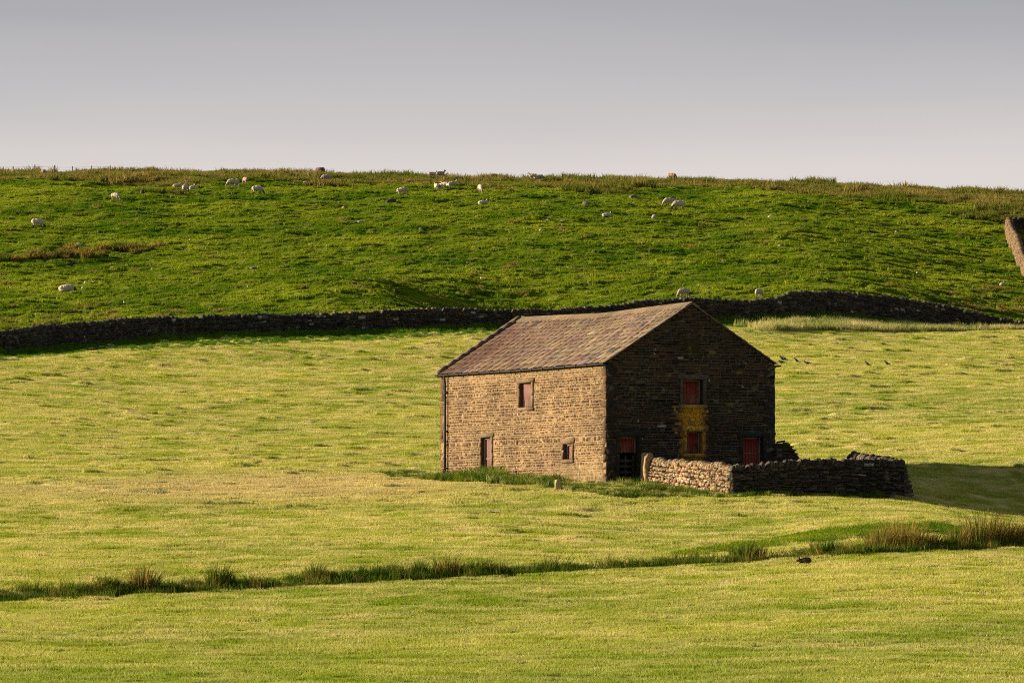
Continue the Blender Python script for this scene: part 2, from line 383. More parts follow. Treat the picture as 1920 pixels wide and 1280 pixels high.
def blade_mat(name, kind, transl=.35):
    m = bpy.data.materials.new(name); m.use_nodes = True; t = m.node_tree; t.nodes.clear()
    o = N(t, 'ShaderNodeOutputMaterial'); d = N(t, 'ShaderNodeBsdfDiffuse'); tr = N(t, 'ShaderNodeBsdfTranslucent'); mx_ = N(t, 'ShaderNodeMixShader')
    pos = N(t, 'ShaderNodeNewGeometry').outputs['Position']
    c = grass_colour(t, pos, kind, attr(t, 'rnd', 'Fac'))
    t.links.new(c, d.inputs[0]); t.links.new(c, tr.inputs[0])
    mx_.inputs[0].default_value = transl
    t.links.new(d.outputs[0], mx_.inputs[1]); t.links.new(tr.outputs[0], mx_.inputs[2]); t.links.new(mx_.outputs[0], o.inputs[0])
    return m
GM = {k_: ground_mat('ground_' + k_, k_) for k_ in ('mown', 'hill', 'moor')}
BM_ = {k_: blade_mat('blades_' + k_, k_) for k_ in PAL}

# ------------------------------------------------------------------ ground sheets
def build_ground():
    us = np.concatenate([np.linspace(-9000, -500, 35)[:-1], np.linspace(-500, -60, 45)[:-1], np.linspace(-60, 1980, 560), np.linspace(1980, 2420, 45)[1:], np.linspace(2420, 10900, 35)[1:]])
    ds = np.concatenate([np.linspace(-150, 130, 30)[:-1], np.linspace(130, 186, 120)[:-1], np.linspace(186, 240, 260)[:-1], np.linspace(240, 460, 520)[:-1], np.linspace(460, 660, 640)[:-1], np.linspace(660, 740, 40)[:-1], np.geomspace(740, 3900, 24)])
    U, Dd = np.meshgrid(us, ds)
    X = (U - 960) / F * np.maximum(Dd, 110); Y = Dd
    Zz = Z(X, Y)
    nr, nc = X.shape
    V = np.stack([X, Y, Zz], -1).reshape(-1, 3)
    idx = np.arange(nr * nc).reshape(nr, nc)
    Q = np.stack([idx[:-1, :-1], idx[:-1, 1:], idx[1:, 1:], idx[1:, :-1]], -1).reshape(-1, 4)
    cy = Y.reshape(-1)[Q].mean(1); cx = X.reshape(-1)[Q].mean(1)
    uu = 960 + F * cx / np.maximum(cy, 140)
    hillm = cy > DW(uu)
    for nm, mk, mt in (('field', ~hillm, GM['mown']), ('hillside', hillm, GM['hill'])):
        q = Q[mk]; used = np.unique(q); re = np.zeros(len(V), np.int32); re[used] = np.arange(len(used))
        o = mesh_np(nm, V[used], re[q], mt, smooth_=True); tag(o, kind='structure')
        if nm == 'hillside':   # rough moor grass material on the brow
            o.data.materials.append(GM['moor'])
            qx = cx[mk]; qy = cy[mk]
            mo = moor_mask(qx, qy) > .5
            o.data.polygons.foreach_set('material_index', mo.astype(np.int32))
def moor_mask(x, y):
    u = 960 + F * x / y
    lim = ip(u, [(0, 618), (400, 615), (700, 622), (1000, 618), (1300, 622), (1500, 618), (1750, 606), (1920, 590)])
    return np.maximum(smooth(-5, 5, y - lim - 4 + 24 * fbm(x / 9, y / 9, 71, 2)), smooth(634, 642, y))
build_ground()

# ------------------------------------------------------------------ scattered grass (stuff)
def patch(name, n, size, h, w_, mat, lean=.35, hv=.5, clump=0):
    """a square sod of n grass blades"""
    k_ = n
    px = rng.uniform(-size / 2, size / 2, k_); py = rng.uniform(-size / 2, size / 2, k_)
    if clump:
        nc = max(1, clump); cx = rng.uniform(-size / 2, size / 2, nc); cy = rng.uniform(-size / 2, size / 2, nc); ci = rng.integers(0, nc, k_)
        px = cx[ci] + rng.normal(0, size * .09, k_); py = cy[ci] + rng.normal(0, size * .09, k_)
    a = rng.uniform(0, 2 * np.pi, k_); hh = h * (1 - hv + 2 * hv * rng.random(k_)); ww = w_ * rng.uniform(.6, 1.4, k_)
    lx = rng.normal(.10, lean, k_) * hh; ly = rng.normal(-.05, lean, k_) * hh
    dx = np.cos(a) * ww / 2; dy = np.sin(a) * ww / 2
    V = np.zeros((k_, 5, 3))
    V[:, 0] = np.stack([px - dx, py - dy, np.full(k_, -.06)], -1); V[:, 1] = np.stack([px + dx, py + dy, np.full(k_, -.06)], -1)
    V[:, 2] = np.stack([px + dx * .75 + lx * .4, py + dy * .75 + ly * .4, hh * .6], -1); V[:, 3] = np.stack([px - dx * .75 + lx * .4, py - dy * .75 + ly * .4, hh * .6], -1)
    V[:, 4] = np.stack([px + lx, py + ly, hh], -1)
    b = np.arange(k_)[:, None] * 5
    T = np.concatenate([b + np.array([0, 1, 2]), b + np.array([0, 2, 3]), b + np.array([3, 2, 4])], 0)
    o = mesh_np(name, V.reshape(-1, 3), T, mat, attrs={'rnd': np.repeat(rng.random(k_), 5)})
    COL.objects.unlink(o)
    return o
def scatter(name, X, Y, protos, label, cat, smin=.8, smax=1.25, tilt=True, group=None, scl=None):
    n = len(X); Zv = Z(X, Y)
    e_ = .8
    gx = (base(X + e_, Y) - base(X - e_, Y)) / (2 * e_); gy = (base(X, Y + e_) - base(X, Y - e_)) / (2 * e_)
    if tilt:
        gx = gx + (detail(X + e_, Y) - detail(X - e_, Y)) / (2 * e_); gy = gy + (detail(X, Y + e_) - detail(X, Y - e_)) / (2 * e_)
    me = bpy.data.meshes.new(name); me.vertices.add(n)
    me.vertices.foreach_set('co', np.stack([X, Y, Zv], -1).astype(np.float32).ravel())
    rot = np.stack([np.arctan(gy), -np.arctan(gx), np.zeros(n)], -1) if tilt else np.zeros((n, 3))
    a = me.attributes.new('rot', 'FLOAT_VECTOR', 'POINT'); a.data.foreach_set('vector', rot.astype(np.float32).ravel())
    a = me.attributes.new('spin', 'FLOAT', 'POINT'); a.data.foreach_set('value', rng.uniform(0, 6.28, n).astype(np.float32))
    s_ = rng.uniform(smin, smax, n) if scl is None else scl
    a = me.attributes.new('scl', 'FLOAT', 'POINT'); a.data.foreach_set('value', s_.astype(np.float32))
    a = me.attributes.new('pick', 'INT', 'POINT'); a.data.foreach_set('value', rng.integers(0, len(protos), n).astype(np.int32))
    o = bpy.data.objects.new(name, me); COL.objects.link(o)
    ng = bpy.data.node_groups.new(name + '_nodes', 'GeometryNodeTree')
    ng.interface.new_socket('Geometry', in_out='INPUT', socket_type='NodeSocketGeometry'); ng.interface.new_socket('Geometry', in_out='OUTPUT', socket_type='NodeSocketGeometry')
    gi = N(ng, 'NodeGroupInput'); go = N(ng, 'NodeGroupOutput'); ins = N(ng, 'GeometryNodeInstanceOnPoints'); g2 = N(ng, 'GeometryNodeGeometryToInstance')
    for p_ in reversed(protos):
        oi = N(ng, 'GeometryNodeObjectInfo'); oi.inputs['Object'].default_value = p_; ng.links.new(oi.outputs['Geometry'], g2.inputs[0])
    def na(nm, ty):
        a_ = N(ng, 'GeometryNodeInputNamedAttribute', data_type=ty); a_.inputs['Name'].default_value = nm; return a_.outputs[0]
    ng.links.new(gi.outputs[0], ins.inputs['Points']); ng.links.new(g2.outputs[0], ins.inputs['Instance'])
    ins.inputs['Pick Instance'].default_value = True; ng.links.new(na('pick', 'INT'), ins.inputs['Instance Index'])
    er = N(ng, 'FunctionNodeEulerToRotation'); ng.links.new(na('rot', 'FLOAT_VECTOR'), er.inputs[0])
    rz = N(ng, 'ShaderNodeCombineXYZ'); ng.links.new(na('spin', 'FLOAT'), rz.inputs[2])
    er2 = N(ng, 'FunctionNodeEulerToRotation'); ng.links.new(rz.outputs[0], er2.inputs[0])
    rr = N(ng, 'FunctionNodeRotateRotation', rotation_space='LOCAL'); ng.links.new(er.outputs[0], rr.inputs[0]); ng.links.new(er2.outputs[0], rr.inputs[1])
    ng.links.new(rr.outputs[0], ins.inputs['Rotation']); ng.links.new(na('scl', 'FLOAT'), ins.inputs['Scale'])
    ng.links.new(ins.outputs[0], go.inputs[0])
    md = o.modifiers.new('scatter', 'NODES'); md.node_group = ng
    return tag(o, label, cat, group, 'stuff')
def region(umin, umax, dmin, dmax, dens):
    """random points, even per square metre, between two bearings and two distances"""
    q0 = (umin - 960) / F; q1 = (umax - 960) / F
    n = int((q1 - q0) * (dmax**2 - dmin**2) / 2 * dens)
    y = np.sqrt(rng.uniform(dmin**2, dmax**2, n)); q = rng.uniform(q0, q1, n)
    return q * y, y
# barn frame
BA = R(23.13); BC = Vector(((1137 - 960) / F * 263, 263, 3.29)); BWd = 7.66; BL = 17.8
BX = Vector((math.cos(BA), math.sin(BA), 0)); BY = Vector((-math.sin(BA), math.cos(BA), 0))
def barn_local(x, y):
    dx = x - BC.x; dy = y - BC.y
    return dx * BX.x + dy * BX.y, dx * BY.x + dy * BY.y
def outside_barn(x, y, m=0.0):
    a, b = barn_local(x, y); return ~((a > -m) & (a < BWd + m) & (b > -m) & (b < BL + m))

def strip_w(u_, X, Y):
    return ip(u_, [(-500, 6), (0, 10), (300, 16), (650, 15), (860, 11), (1137, 9), (1300, 9), (1450, 9), (2300, 6)]) + 1.5 * vnoise(X * .35, Y * .1, 91)
pm = [patch('sod', 120, .52, .058, .014, BM_['mown'], .5) for _ in range(5)]
X, Y = region(-800, 2750, 134, 468, 5.4)
u_ = 960 + F * X / Y
keep = (Y < DW(u_) - strip_w(u_, X, Y) + 1.5) & ~((Y > D1(u_) + .2) & (Y < D1(u_) + 2.3)) & outside_barn(X, Y, .6)
scatter('mown_grass', X[keep], Y[keep], pm, 'short mown yellow green grass covering the field round the barn', 'grass')
hx = vnoise(X * .5, Y * .25, 81)
ph = [patch('sod', 190, .75, .095, .030, BM_['hill'], .4, .6, 7) for _ in range(4)]
X, Y = region(-800, 2750, 400, 640, 2.6)
u_ = 960 + F * X / Y
mm = moor_mask(X, Y)
keep = (Y > DW(u_) + 1.2) & (mm < .7)
hb = np.abs(fbm(X / 1.3, Y / .75, 55, 2)) + .5 * fbm(X / 2.4, Y / 1.9, 51, 2)
keep &= hb > -.1
scatter('pasture_grass', X[keep], Y[keep], ph, 'tussocky bright green pasture grass over the sheep hillside', 'grass', scl=np.clip(.45 + .9 * hb, .35, 1.5)[keep])
pr = [patch('sod', 210, 1.3, .30, .040, BM_['moor'], .35, .6, 5) for _ in range(4)]
X, Y = region(-800, 2750, 575, 668, 1.3)
mm = moor_mask(X, Y)
keep = mm > rng.uniform(.2, .8, len(X))
scatter('moor_grass', X[keep], Y[keep], pr, 'rough brown moor grass along the brow of the hill', 'grass', scl=(rng.uniform(.5, 1.2, int(keep.sum())) * (1 + .9 * smooth(.35, .8, vnoise(X[keep] / 1.6, Y[keep] / 3, 99)))))
# long grass under the hill wall
pl = [patch('sod', 150, 1.0, .34, .03, BM_['lush'], .3, .6) for _ in range(4)]
X, Y = region(-800, 2750, 380, 470, 3.6)
u_ = 960 + F * X / Y
off = DW(u_) - Y
wd = strip_w(u_, X, Y)
keep = (off > .5) & (off < wd)
scl = np.clip(1.2 - off / 4.2, .28, 1.2) * rng.uniform(.6, 1.2, len(X))
scatter('wall_foot_grass', X[keep], Y[keep], pl, 'long dark green grass in the shade at the foot of the hill wall', 'grass', scl=scl[keep])
# pale seeding grass to the right behind the barn
ps = [patch('sod', 130, 1.0, .42, .024, BM_['straw'], .22, .45) for _ in range(4)]
X, Y = region(1380, 2750, 400, 472, 3.6)
u_ = 960 + F * X / Y
off = DW(u_) - Y
keep = (off > 5.5) & (off < 14.0 + vnoise(X * .4, Y * .2, 92)) & (rng.random(len(X)) < smooth(1370, 1500, u_))
scatter('seeding_grass', X[keep], Y[keep], ps, 'tall pale straw coloured seeding grass in front of the wall right of the barn', 'grass', .55, 1.15)
# ditch
pd = [patch('sod', 120, .8, .24, .020, BM_['ditch'], .3, .6) for _ in range(4)] + [patch('sod', 26, .8, .50, .018, BM_['rush'], .3, .5, 2)]
X, Y = region(-1000, 3400, 180, 236, 9)
u_ = 960 + F * X / Y; off = Y - D1(u_)
keep = (off > .25) & (off < 2.7 + .5 * vnoise(X * .7, Y * .1, 93) + 1.2 * smooth(1300, 1600, u_))
scl = rng.uniform(.35, 1.2, len(X)) * (1 - .6 * smooth(1.4, 2.6, off))
scatter('ditch_grass', X[keep], Y[keep], pd, 'long dark green grass filling the ditch across the near field', 'grass', scl=scl[keep])
# uncut bank above the ditch on the right, its green deepened for the slope's shade
pb = [patch('sod', 260, .9, .11, .018, BM_[q], .4, .5) for q in ('lush', 'hill', 'hill')]
X, Y = region(1280, 2750, 212, 238, 4)
u_ = 960 + F * X / Y
lo2 = D1(u_) + 2.2; hi2 = ip(u_, [(1280, 218), (1450, 226), (1600, 229.5), (1750, 231), (1850, 228), (2300, 226)])
keep = (Y > np.maximum(lo2, hi2 - ip(u_, [(1280, 2), (1500, 5), (1600, 7), (1750, 4), (2300, 2)]))) & (Y < hi2 + .6 * vnoise(X * .6, Y * .4, 94))
scatter('bank_grass', X[keep], Y[keep], pb, 'uncut grass on the bank above the rushes, its green deepened for shade', 'grass')
# weeds round the barn foot and the yard walls
pw = [patch('sod', 75, .7, .27, .030, BM_[q], .5, .75, 4) for q in ('weed', 'weed', 'weed', 'ditch', 'straw', 'hill')]
n = 9000
aa = rng.uniform(-5, 12, n); bb = rng.uniform(-10.8, 20, n)
X = BC.x + aa * BX.x + bb * BY.x; Y = BC.y + aa * BX.y + bb * BY.y
rw_ = EYE_ROW - F * base(X, Y) / Y; u_ = 960 + F * X / Y
low = ip(u_, [(700, 884), (740, 897), (800, 911), (860, 924), (950, 934), (1137, 939), (1370, 940), (1430, 943), (1720, 940), (1745, 930)]) + 4 * vnoise(X * .8, Y * .3, 96)
keep = (rw_ < low) & outside_barn(X, Y, .12) & ~((aa > -1.2) & (aa < .6) & (bb > -1.5) & (bb < 4.5) & (rng.random(n) < .75)) & ~((aa > 1.3) & (bb > -9.3)) & (bb > -11) & (aa > -4.5)
dist = np.minimum(np.abs(aa) + .0 * bb, 9) if False else (low - rw_) / 30
tall = np.exp(-((u_ - 955) / 75) ** 2) * smooth(4, 22, low - rw_) + .15 * np.exp(-((u_ - 1190) / 25) ** 2)
scl = np.clip(.36 + tall * .60 + .08 * dist, .22, 1.0) * rng.uniform(.5, 1.3, n) * (1 + .65 * vnoise(X * .9, Y * .35, 97))
scatter('barn_foot_weeds', X[keep], Y[keep], pw, 'tangled dark green weeds and grass along the foot of the barn', 'weeds', scl=scl[keep])

# ------------------------------------------------------------------ the barn
H = 5.0; AP = 7.43            # eaves and apex above the near corner's ground
SL = (AP - H) / (BWd / 2)
def cjit(c, v=.25):
    k_ = 1 + random.uniform(-v, v); h_ = random.uniform(-.06, .06)
    return (max(.01, c[0] * k_ * (1 + h_)), max(.01, c[1] * k_), max(.008, c[2] * k_ * (1 - h_)))
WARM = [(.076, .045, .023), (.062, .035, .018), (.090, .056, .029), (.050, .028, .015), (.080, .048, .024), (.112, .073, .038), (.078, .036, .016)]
DARK = [(.026, .021, .017), (.018, .015, .013), (.034, .024, .016), (.022, .019, .018), (.042, .027, .016), (.014, .013, .012), (.048, .024, .014)]  # sooty stone of the unlit walls, with their shade added to the colour
MORT_W = (.215, .152, .084); MORT_D = (.085, .078, .060)  # the D mortar is darkened for the gable's shade as well
def wall_face(mb, O, A, Nn, length, z0, height, pal, mort, openings, gable=False, ch=(.095, .16), sl=(.16, .42), colf=None, quoins=(True, True), grid=True):
    """coursed rubble: mortar plane with holes for the openings and a block for every stone"""
    UP = Vector((0, 0, 1))
    def pt(s, z): return O + A * s + UP * z
    if grid:
        xs = sorted({0, length} | {v for o in openings for v in (o[0], o[1])}); zs = sorted({z0, H} | {v for o in openings for v in (o[2], o[3])})
        for i in range(len(xs) - 1):
            for k_ in range(len(zs) - 1):
                mxs = (xs[i] + xs[i+1]) / 2; mz = (zs[k_] + zs[k_+1]) / 2
                if any(o[0] < mxs < o[1] and o[2] < mz < o[3] for o in openings): continue
                mb.quad(pt(xs[i], zs[k_]), pt(xs[i+1], zs[k_]), pt(xs[i+1], zs[k_+1]), pt(xs[i], zs[k_+1]), mort)
        if gable:
            mb.quad(pt(0, H), pt(length, H), pt(length / 2 + .01, AP), pt(length / 2 - .01, AP), mort)
        for (a, b, c, d) in [o[:4] for o in openings]:          # reveals
            dep = Nn * -.46
            rc = pal[0]
            rc = tuple(x * 1.5 for x in rc)
            mb.quad(pt(a, c), pt(a, d), pt(a, d) + dep, pt(a, c) + dep, rc); mb.quad(pt(b, c), pt(b, d), pt(b, d) + dep, pt(b, c) + dep, rc)
            mb.quad(pt(a, d), pt(b, d), pt(b, d) + dep, pt(a, d) + dep, rc); mb.quad(pt(a, c), pt(b, c), pt(b, c) + dep, pt(a, c) + dep, rc)
    z = z0
    top = AP if gable else H
    row = 0
    while z < top - .03:
        h_ = random.uniform(*ch)
        if random.random() < .12: h_ *= 1.5
        h_ = min(h_, top - z)
        ins = max(0, (z + h_ * .8 - H) / SL) if gable else 0
        lo_, hi_ = ins, length - ins
        gaps = [(o[0], o[1]) for o in openings if o[2] - .02 < z + h_ / 2 < o[3] + .02]
        if quoins[0] and z + h_ < H: lo_ = .30 + .18 * (int((z - z0 + h_ / 2) / .32) % 2)
        if quoins[1] and z + h_ < H: hi_ = length - .30 - .18 * (int((z - z0 + h_ / 2) / .32) % 2)
        s = lo_
        while s < hi_ - .02:
            l_ = random.uniform(*sl) * (1.3 if random.random() < .15 else 1)
            l_ = min(l_, hi_ - s)
            if hi_ - s - l_ < .07: l_ = hi_ - s
            blk = False
            for g0, g1 in gaps:
                if s < g1 and s + l_ > g0:
                    if s < g0 - .05: l_ = g0 - s
                    else: s = g1; blk = True
                    break
            if blk: continue
            c = cjit(random.choice(pal), .28 if pal is not WARM else .2)
            if colf: c = colf(s + l_ / 2, z + h_ / 2, c)
            gx_ = random.uniform(.016, .034) if pal is DARK else random.uniform(.03, .055)
            hh_ = h_ - (random.uniform(.018, .034) if pal is DARK else random.uniform(.022, .048))
            mb.stone(pt(s + gx_ / 2, z + .008 + random.uniform(-.008, .012)) - Nn * .01, A * (l_ - gx_), UP * hh_, Nn * (random.uniform(.013, .024) if pal is DARK else random.uniform(.011, .017)), c, .005)
            s += l_
        z += h_; row += 1
    for side in (0, 1):
        if not quoins[side]: continue
        z = z0
        while z < H - .02:
            q = .32; l_ = .30 + .18 * (int((z - z0 + .1) / .32) % 2)
            hq = min(q, H - z)
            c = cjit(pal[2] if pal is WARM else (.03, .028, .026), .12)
            s = 0 if side == 0 else length - l_
            mb.stone(pt(s, z + .006) - Nn * .01, A * l_, UP * (hq - .014), Nn * .026, c, .006)
            z += q

barn = empty('barn', BC, BA, label='two storey brown stone field barn with red shutters and a stone slate roof', cat='barn')
L_OPEN = [(7.70, 9.01, 3.36, 4.40), (12.08, 13.2, .3, 2.16), (3.49, 4.38, 1.09, 1.73)]
G_OPEN = [(3.47, 4.37, 3.32, 4.36), (3.64, 4.34, 1.30, 2.22), (.59, 1.44, -.4, 1.98), (6.19, 7.12, .05, 2.0)]
def col_left(s, z, c):
    if s < 6.5 and z < 1.0 + .25 * math.sin(s * 2): return tuple(a * .35 + b * .65 for a, b in zip(c, cjit((.17, .13, .068), .25)))
    if z > 4.55: return tuple(a * .5 + b * .5 for a, b in zip(c, cjit((.165, .115, .055), .2)))
    return c
def col_gable(s, z, c):
    if 3.0 < s < 3.5 and 2.0 < z < 3.9 and random.random() < .35: return cjit((.25, .15, .02), .3)
    if random.random() < .012: return cjit((.15, .11, .03), .3)
    if random.random() < .003: return (.30, .30, .27)
    if z > 4.2 and random.random() < .35: return cjit((.05, .028, .018), .3)
    return c
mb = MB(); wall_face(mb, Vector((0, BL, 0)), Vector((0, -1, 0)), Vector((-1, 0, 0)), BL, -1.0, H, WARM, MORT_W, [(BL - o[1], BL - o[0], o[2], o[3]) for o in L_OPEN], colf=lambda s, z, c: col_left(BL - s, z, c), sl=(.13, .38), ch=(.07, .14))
mb.build('wall', M_stone, barn, recalc=False)
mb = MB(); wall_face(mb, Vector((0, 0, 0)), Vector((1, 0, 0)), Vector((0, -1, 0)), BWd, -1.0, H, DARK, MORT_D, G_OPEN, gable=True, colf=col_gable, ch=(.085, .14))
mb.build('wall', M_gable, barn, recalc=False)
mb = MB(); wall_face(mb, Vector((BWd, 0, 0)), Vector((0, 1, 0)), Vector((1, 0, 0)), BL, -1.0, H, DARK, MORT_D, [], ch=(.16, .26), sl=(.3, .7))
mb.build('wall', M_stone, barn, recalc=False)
mb = MB(); wall_face(mb, Vector((BWd, BL, 0)), Vector((-1, 0, 0)), Vector((0, 1, 0)), BWd, -1.0, H, WARM, MORT_W, [], gable=True, ch=(.16, .26), sl=(.3, .7))
mb.build('wall', M_stone, barn, recalc=False)

M_red1 = red_paint('red_boards', 3.32, 4.38); M_red2 = red_paint('red_boards_low', 1.25, 2.25); M_red3 = red_paint('red_door_boards', .3, 2.1)  # gable boards: the same red paint, brightened because they stand in shade
SUNSIDE = ((.045, .010, .007), (.14, .026, .012), (.17, .13, .10))  # worn red paint of the sunlit wall, colour toned down against the sun
M_sunside1 = red_paint('worn_boards_sunside', 3.32, 4.38, *SUNSIDE); M_sunside2 = red_paint('worn_boards_low_sunside', 1.05, 1.8, *SUNSIDE); M_sunside3 = red_paint('worn_door_boards_sunside', .3, 2.1, *SUNSIDE)
def opening(kind, A, O, Nn, o, surround, paint, split=None, gate=False, sill=True, door_from=None, jamb=.15, lint=.2, ext=.12, dp=.215):
    """a window or door: dressed stone surround with lintel, sill and painted boards set back in the reveal"""
    s0, s1, zz0, zz1 = o; UP = Vector((0, 0, 1)); e_ = .05
    pt = lambda s, z: O + A * s + UP * z
    bz0 = zz0 if door_from is None else door_from
    m3 = MB(); nb = max(4, int((s1 - s0) / .13)); wd = (s1 - s0) / nb
    m3.stone(pt(s0 + .002, bz0 + .03) - Nn * (dp + .045), A * (s1 - s0 - .004), UP * (zz1 - bz0 - .04), Nn * .05, (1, 1, 1), .002)
    for i in range(nb):
        m3.stone(pt(s0 + i * wd + .004, bz0 + random.uniform(0, .02)) - Nn * dp, A * (wd - .008), UP * (zz1 - bz0 - .02), Nn * (.03 + random.uniform(0, .006)), (1, 1, 1), .006)
    par = m3.build(kind, paint, barn)
    for a, b in ((s0 - jamb, s0), (s1, s1 + jamb)):
        mb = MB(); z = max(zz0, -.3)
        while z < zz1 - .02:
            h_ = min(random.uniform(.3, .5), zz1 - z)
            if zz1 - z - h_ < .12: h_ = zz1 - z
            mb.stone(pt(a, z) - Nn * .05, A * (b - a), UP * (h_ + .001), Nn * .106, cjit(surround, .12), .01); z += h_
        mb.build('jamb', M_gable if Nn.y < 0 else M_stone, par)
    fr_ = MB(); fw = .07; fd = dp - .04
    fr_.stone(pt(s0 + .002, bz0) - Nn * fd, A * fw, UP * (zz1 - bz0 - .002), Nn * .05, (1, 1, 1), .004)
    fr_.stone(pt(s1 - fw - .002, bz0) - Nn * fd, A * fw, UP * (zz1 - bz0 - .002), Nn * .05, (1, 1, 1), .004)
    fr_.stone(pt(s0 + fw - .01, zz1 - fw - .004) - Nn * (fd - .002), A * (s1 - s0 - 2 * fw + .02), UP * fw, Nn * .05, (1, 1, 1), .004)
    fr_.build('frame', M_wood, par)
    m2 = MB(); m2.stone(pt(s0 - jamb - ext, zz1) - Nn * .05, A * (s1 - s0 + 2 * jamb + 2 * ext), UP * lint, Nn * .115, cjit(surround, .1), .012); m2.build('lintel', M_gable if Nn.y < 0 else M_stone, par)
    if sill:
        m2 = MB(); m2.stone(pt(s0 - jamb - .04, zz0 - .15) - Nn * .05, A * (s1 - s0 + 2 * jamb + .08), UP * .148, Nn * .13, cjit(surround, .1), .012); m2.build('sill', M_gable if Nn.y < 0 else M_stone, par)
    if split is not None:
        m3 = MB(); m3.stone(pt(s0 + .01, split - .02) - Nn * (dp - .034), A * (s1 - s0 - .02), UP * .04, Nn * .02, (1, 1, 1), .004); m3.build('ledge', M_wood, par)
    if gate:
        m3 = MB()
        for i in range(6):
            z = -.25 + i * .235
            m3.stone(pt(s0 + .02, z) - Nn * .32, A * (s1 - s0 - .04), UP * .11, Nn * .03, (1, 1, 1), .006)
        for s in (s0 + .03, (s0 + s1) / 2 - .04, s1 - .12):
            m3.stone(pt(s, -.3) - Nn * .35, A * .08, UP * 1.5, Nn * .028, (1, 1, 1), .006)
        m3.build('gate', M_woodd, par)
    return par
AL, OL, NL = Vector((0, -1, 0)), Vector((0, BL, 0)), Vector((-1, 0, 0))
fl = lambda o: (BL - o[1], BL - o[0], o[2], o[3])
tan = (.14, .102, .063)
opening('window', AL, OL, NL, fl(L_OPEN[0]), tan, M_sunside1)
opening('door', AL, OL, NL, fl(L_OPEN[1]), tan, M_sunside3, sill=False, split=1.25)
opening('window', AL, OL, NL, fl(L_OPEN[2]), (.15, .10, .06), M_sunside2, lint=.24)
AG, OG, NG = Vector((1, 0, 0)), Vector((0, 0, 0)), Vector((0, -1, 0))
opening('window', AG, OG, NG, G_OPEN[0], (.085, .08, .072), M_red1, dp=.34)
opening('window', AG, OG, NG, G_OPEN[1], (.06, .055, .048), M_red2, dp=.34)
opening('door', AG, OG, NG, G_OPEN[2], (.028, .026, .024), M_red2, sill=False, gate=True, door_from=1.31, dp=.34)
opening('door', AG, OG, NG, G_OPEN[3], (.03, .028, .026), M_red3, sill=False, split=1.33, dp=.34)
mb = MB(); mb.stone(Vector((3.55, .05, 5.45)), Vector((.62, 0, 0)), Vector((0, 0, .60)), Vector((0, -.085, 0)), (.045, .035, .018))
mb.build('blocked_opening', M_stone, barn)

def sag(y, f): return -.10 * math.sin(math.pi * min(1, max(0, y / BL))) ** 1.2 * f - .04 * math.exp(-((y - 9) / 2.5) ** 2) * f
SLATE = [(.155, .117, .083), (.140, .105, .075), (.170, .130, .093), (.124, .092, .067), (.112, .082, .064), (.165, .124, .083), (.143, .106, .075)]
PURP = [(.115, .068, .067), (.13, .080, .080), (.095, .053, .053), (.15, .098, .095)]
def roof_pt(side, d_, y, lift):
    """d_ = distance down from the ridge along the plan half width (0 ridge .. 1 eave)"""
    x = BWd / 2 + side * d_ * BWd / 2
    nz = 1 / math.sqrt(1 + SL * SL); nx = side * SL * nz
    f = 1 - d_ * .75
    return Vector((x + nx * lift, y, AP + .05 - d_ * (AP - H) + sag(y, f) + nz * lift))
mb = MB()
Y0, Y1 = -.12, BL + .12
for side in (-1, 1):
    # deck under the slates
    ny = 24
    for i in range(ny):
        ya = -.02 + (BL + .04) * i / ny; yb = -.02 + (BL + .04) * (i + 1) / ny
        pA, pB = roof_pt(side, 0, ya, 0), roof_pt(side, 1.005, ya, 0); pC, pD = roof_pt(side, 1.005, yb, 0), roof_pt(side, 0, yb, 0)
        mb.quad(pA, pB, pC, pD, (.05, .04, .03))
        dn = Vector((0, 0, -.09)); mb.quad(pA + dn, pD + dn, pC + dn, pB + dn, (.05, .04, .03))
    d_ = 1.022; k_ = 0
    while d_ > .03:
        ex = .058 + .036 * d_                       # exposed course, smaller towards the ridge
        y = Y0 - random.uniform(0, .3)
        while y < Y1:
            wd = random.uniform(.34, .80) * (.7 + .45 * d_)
            ya, yb = max(y, Y0), min(y + wd - .010, Y1)
            if yb - ya > .05:
                lo_, hi_ = d_ + random.uniform(-.006, .008), max(0.0, d_ - ex * 1.6)
                l0 = .046 + random.uniform(0, .012); l1 = .018; th = .022 + random.uniform(0, .012)
                tw = random.uniform(-.006, .006)
                p = [roof_pt(side, lo_, ya, l0 - th), roof_pt(side, lo_ + tw * .3, yb, l0 - th), roof_pt(side, hi_, yb, l1 - th), roof_pt(side, hi_, ya, l1 - th),
                     roof_pt(side, lo_, ya, l0 + tw), roof_pt(side, lo_ + tw * .3, yb, l0 - tw), roof_pt(side, hi_, yb, l1), roof_pt(side, hi_, ya, l1)]
                pu = .03 + .32 * max(0, mnoise.noise(Vector((y * .22, d_ * 3, side))) * 2 - .05 + (y - 10) / 20)
                c = cjit(random.choice(PURP if random.random() < pu else SLATE), .07)
                # the far lower part of the slope is redder and darker with age
                g = max(0, min(1, (y - 5) / 8)) * (.55 + .9 * mnoise.noise(Vector((y * .35, d_ * 2.2, 7))))
                g = max(0, min(.9, g)); c = tuple(a * (1 - g) + b * g for a, b in zip(c, (.075, .040, .030)))
                if random.random() < .03: c = (.05, .045, .05)
                if random.random() < .005: c = (.27, .22, .17)
                mb.hexa(p, c)
            y += wd
        d_ -= ex; k_ += 1
roof = mb.build('roof', M_slate, barn)
mb = MB(); y = Y0 - .02
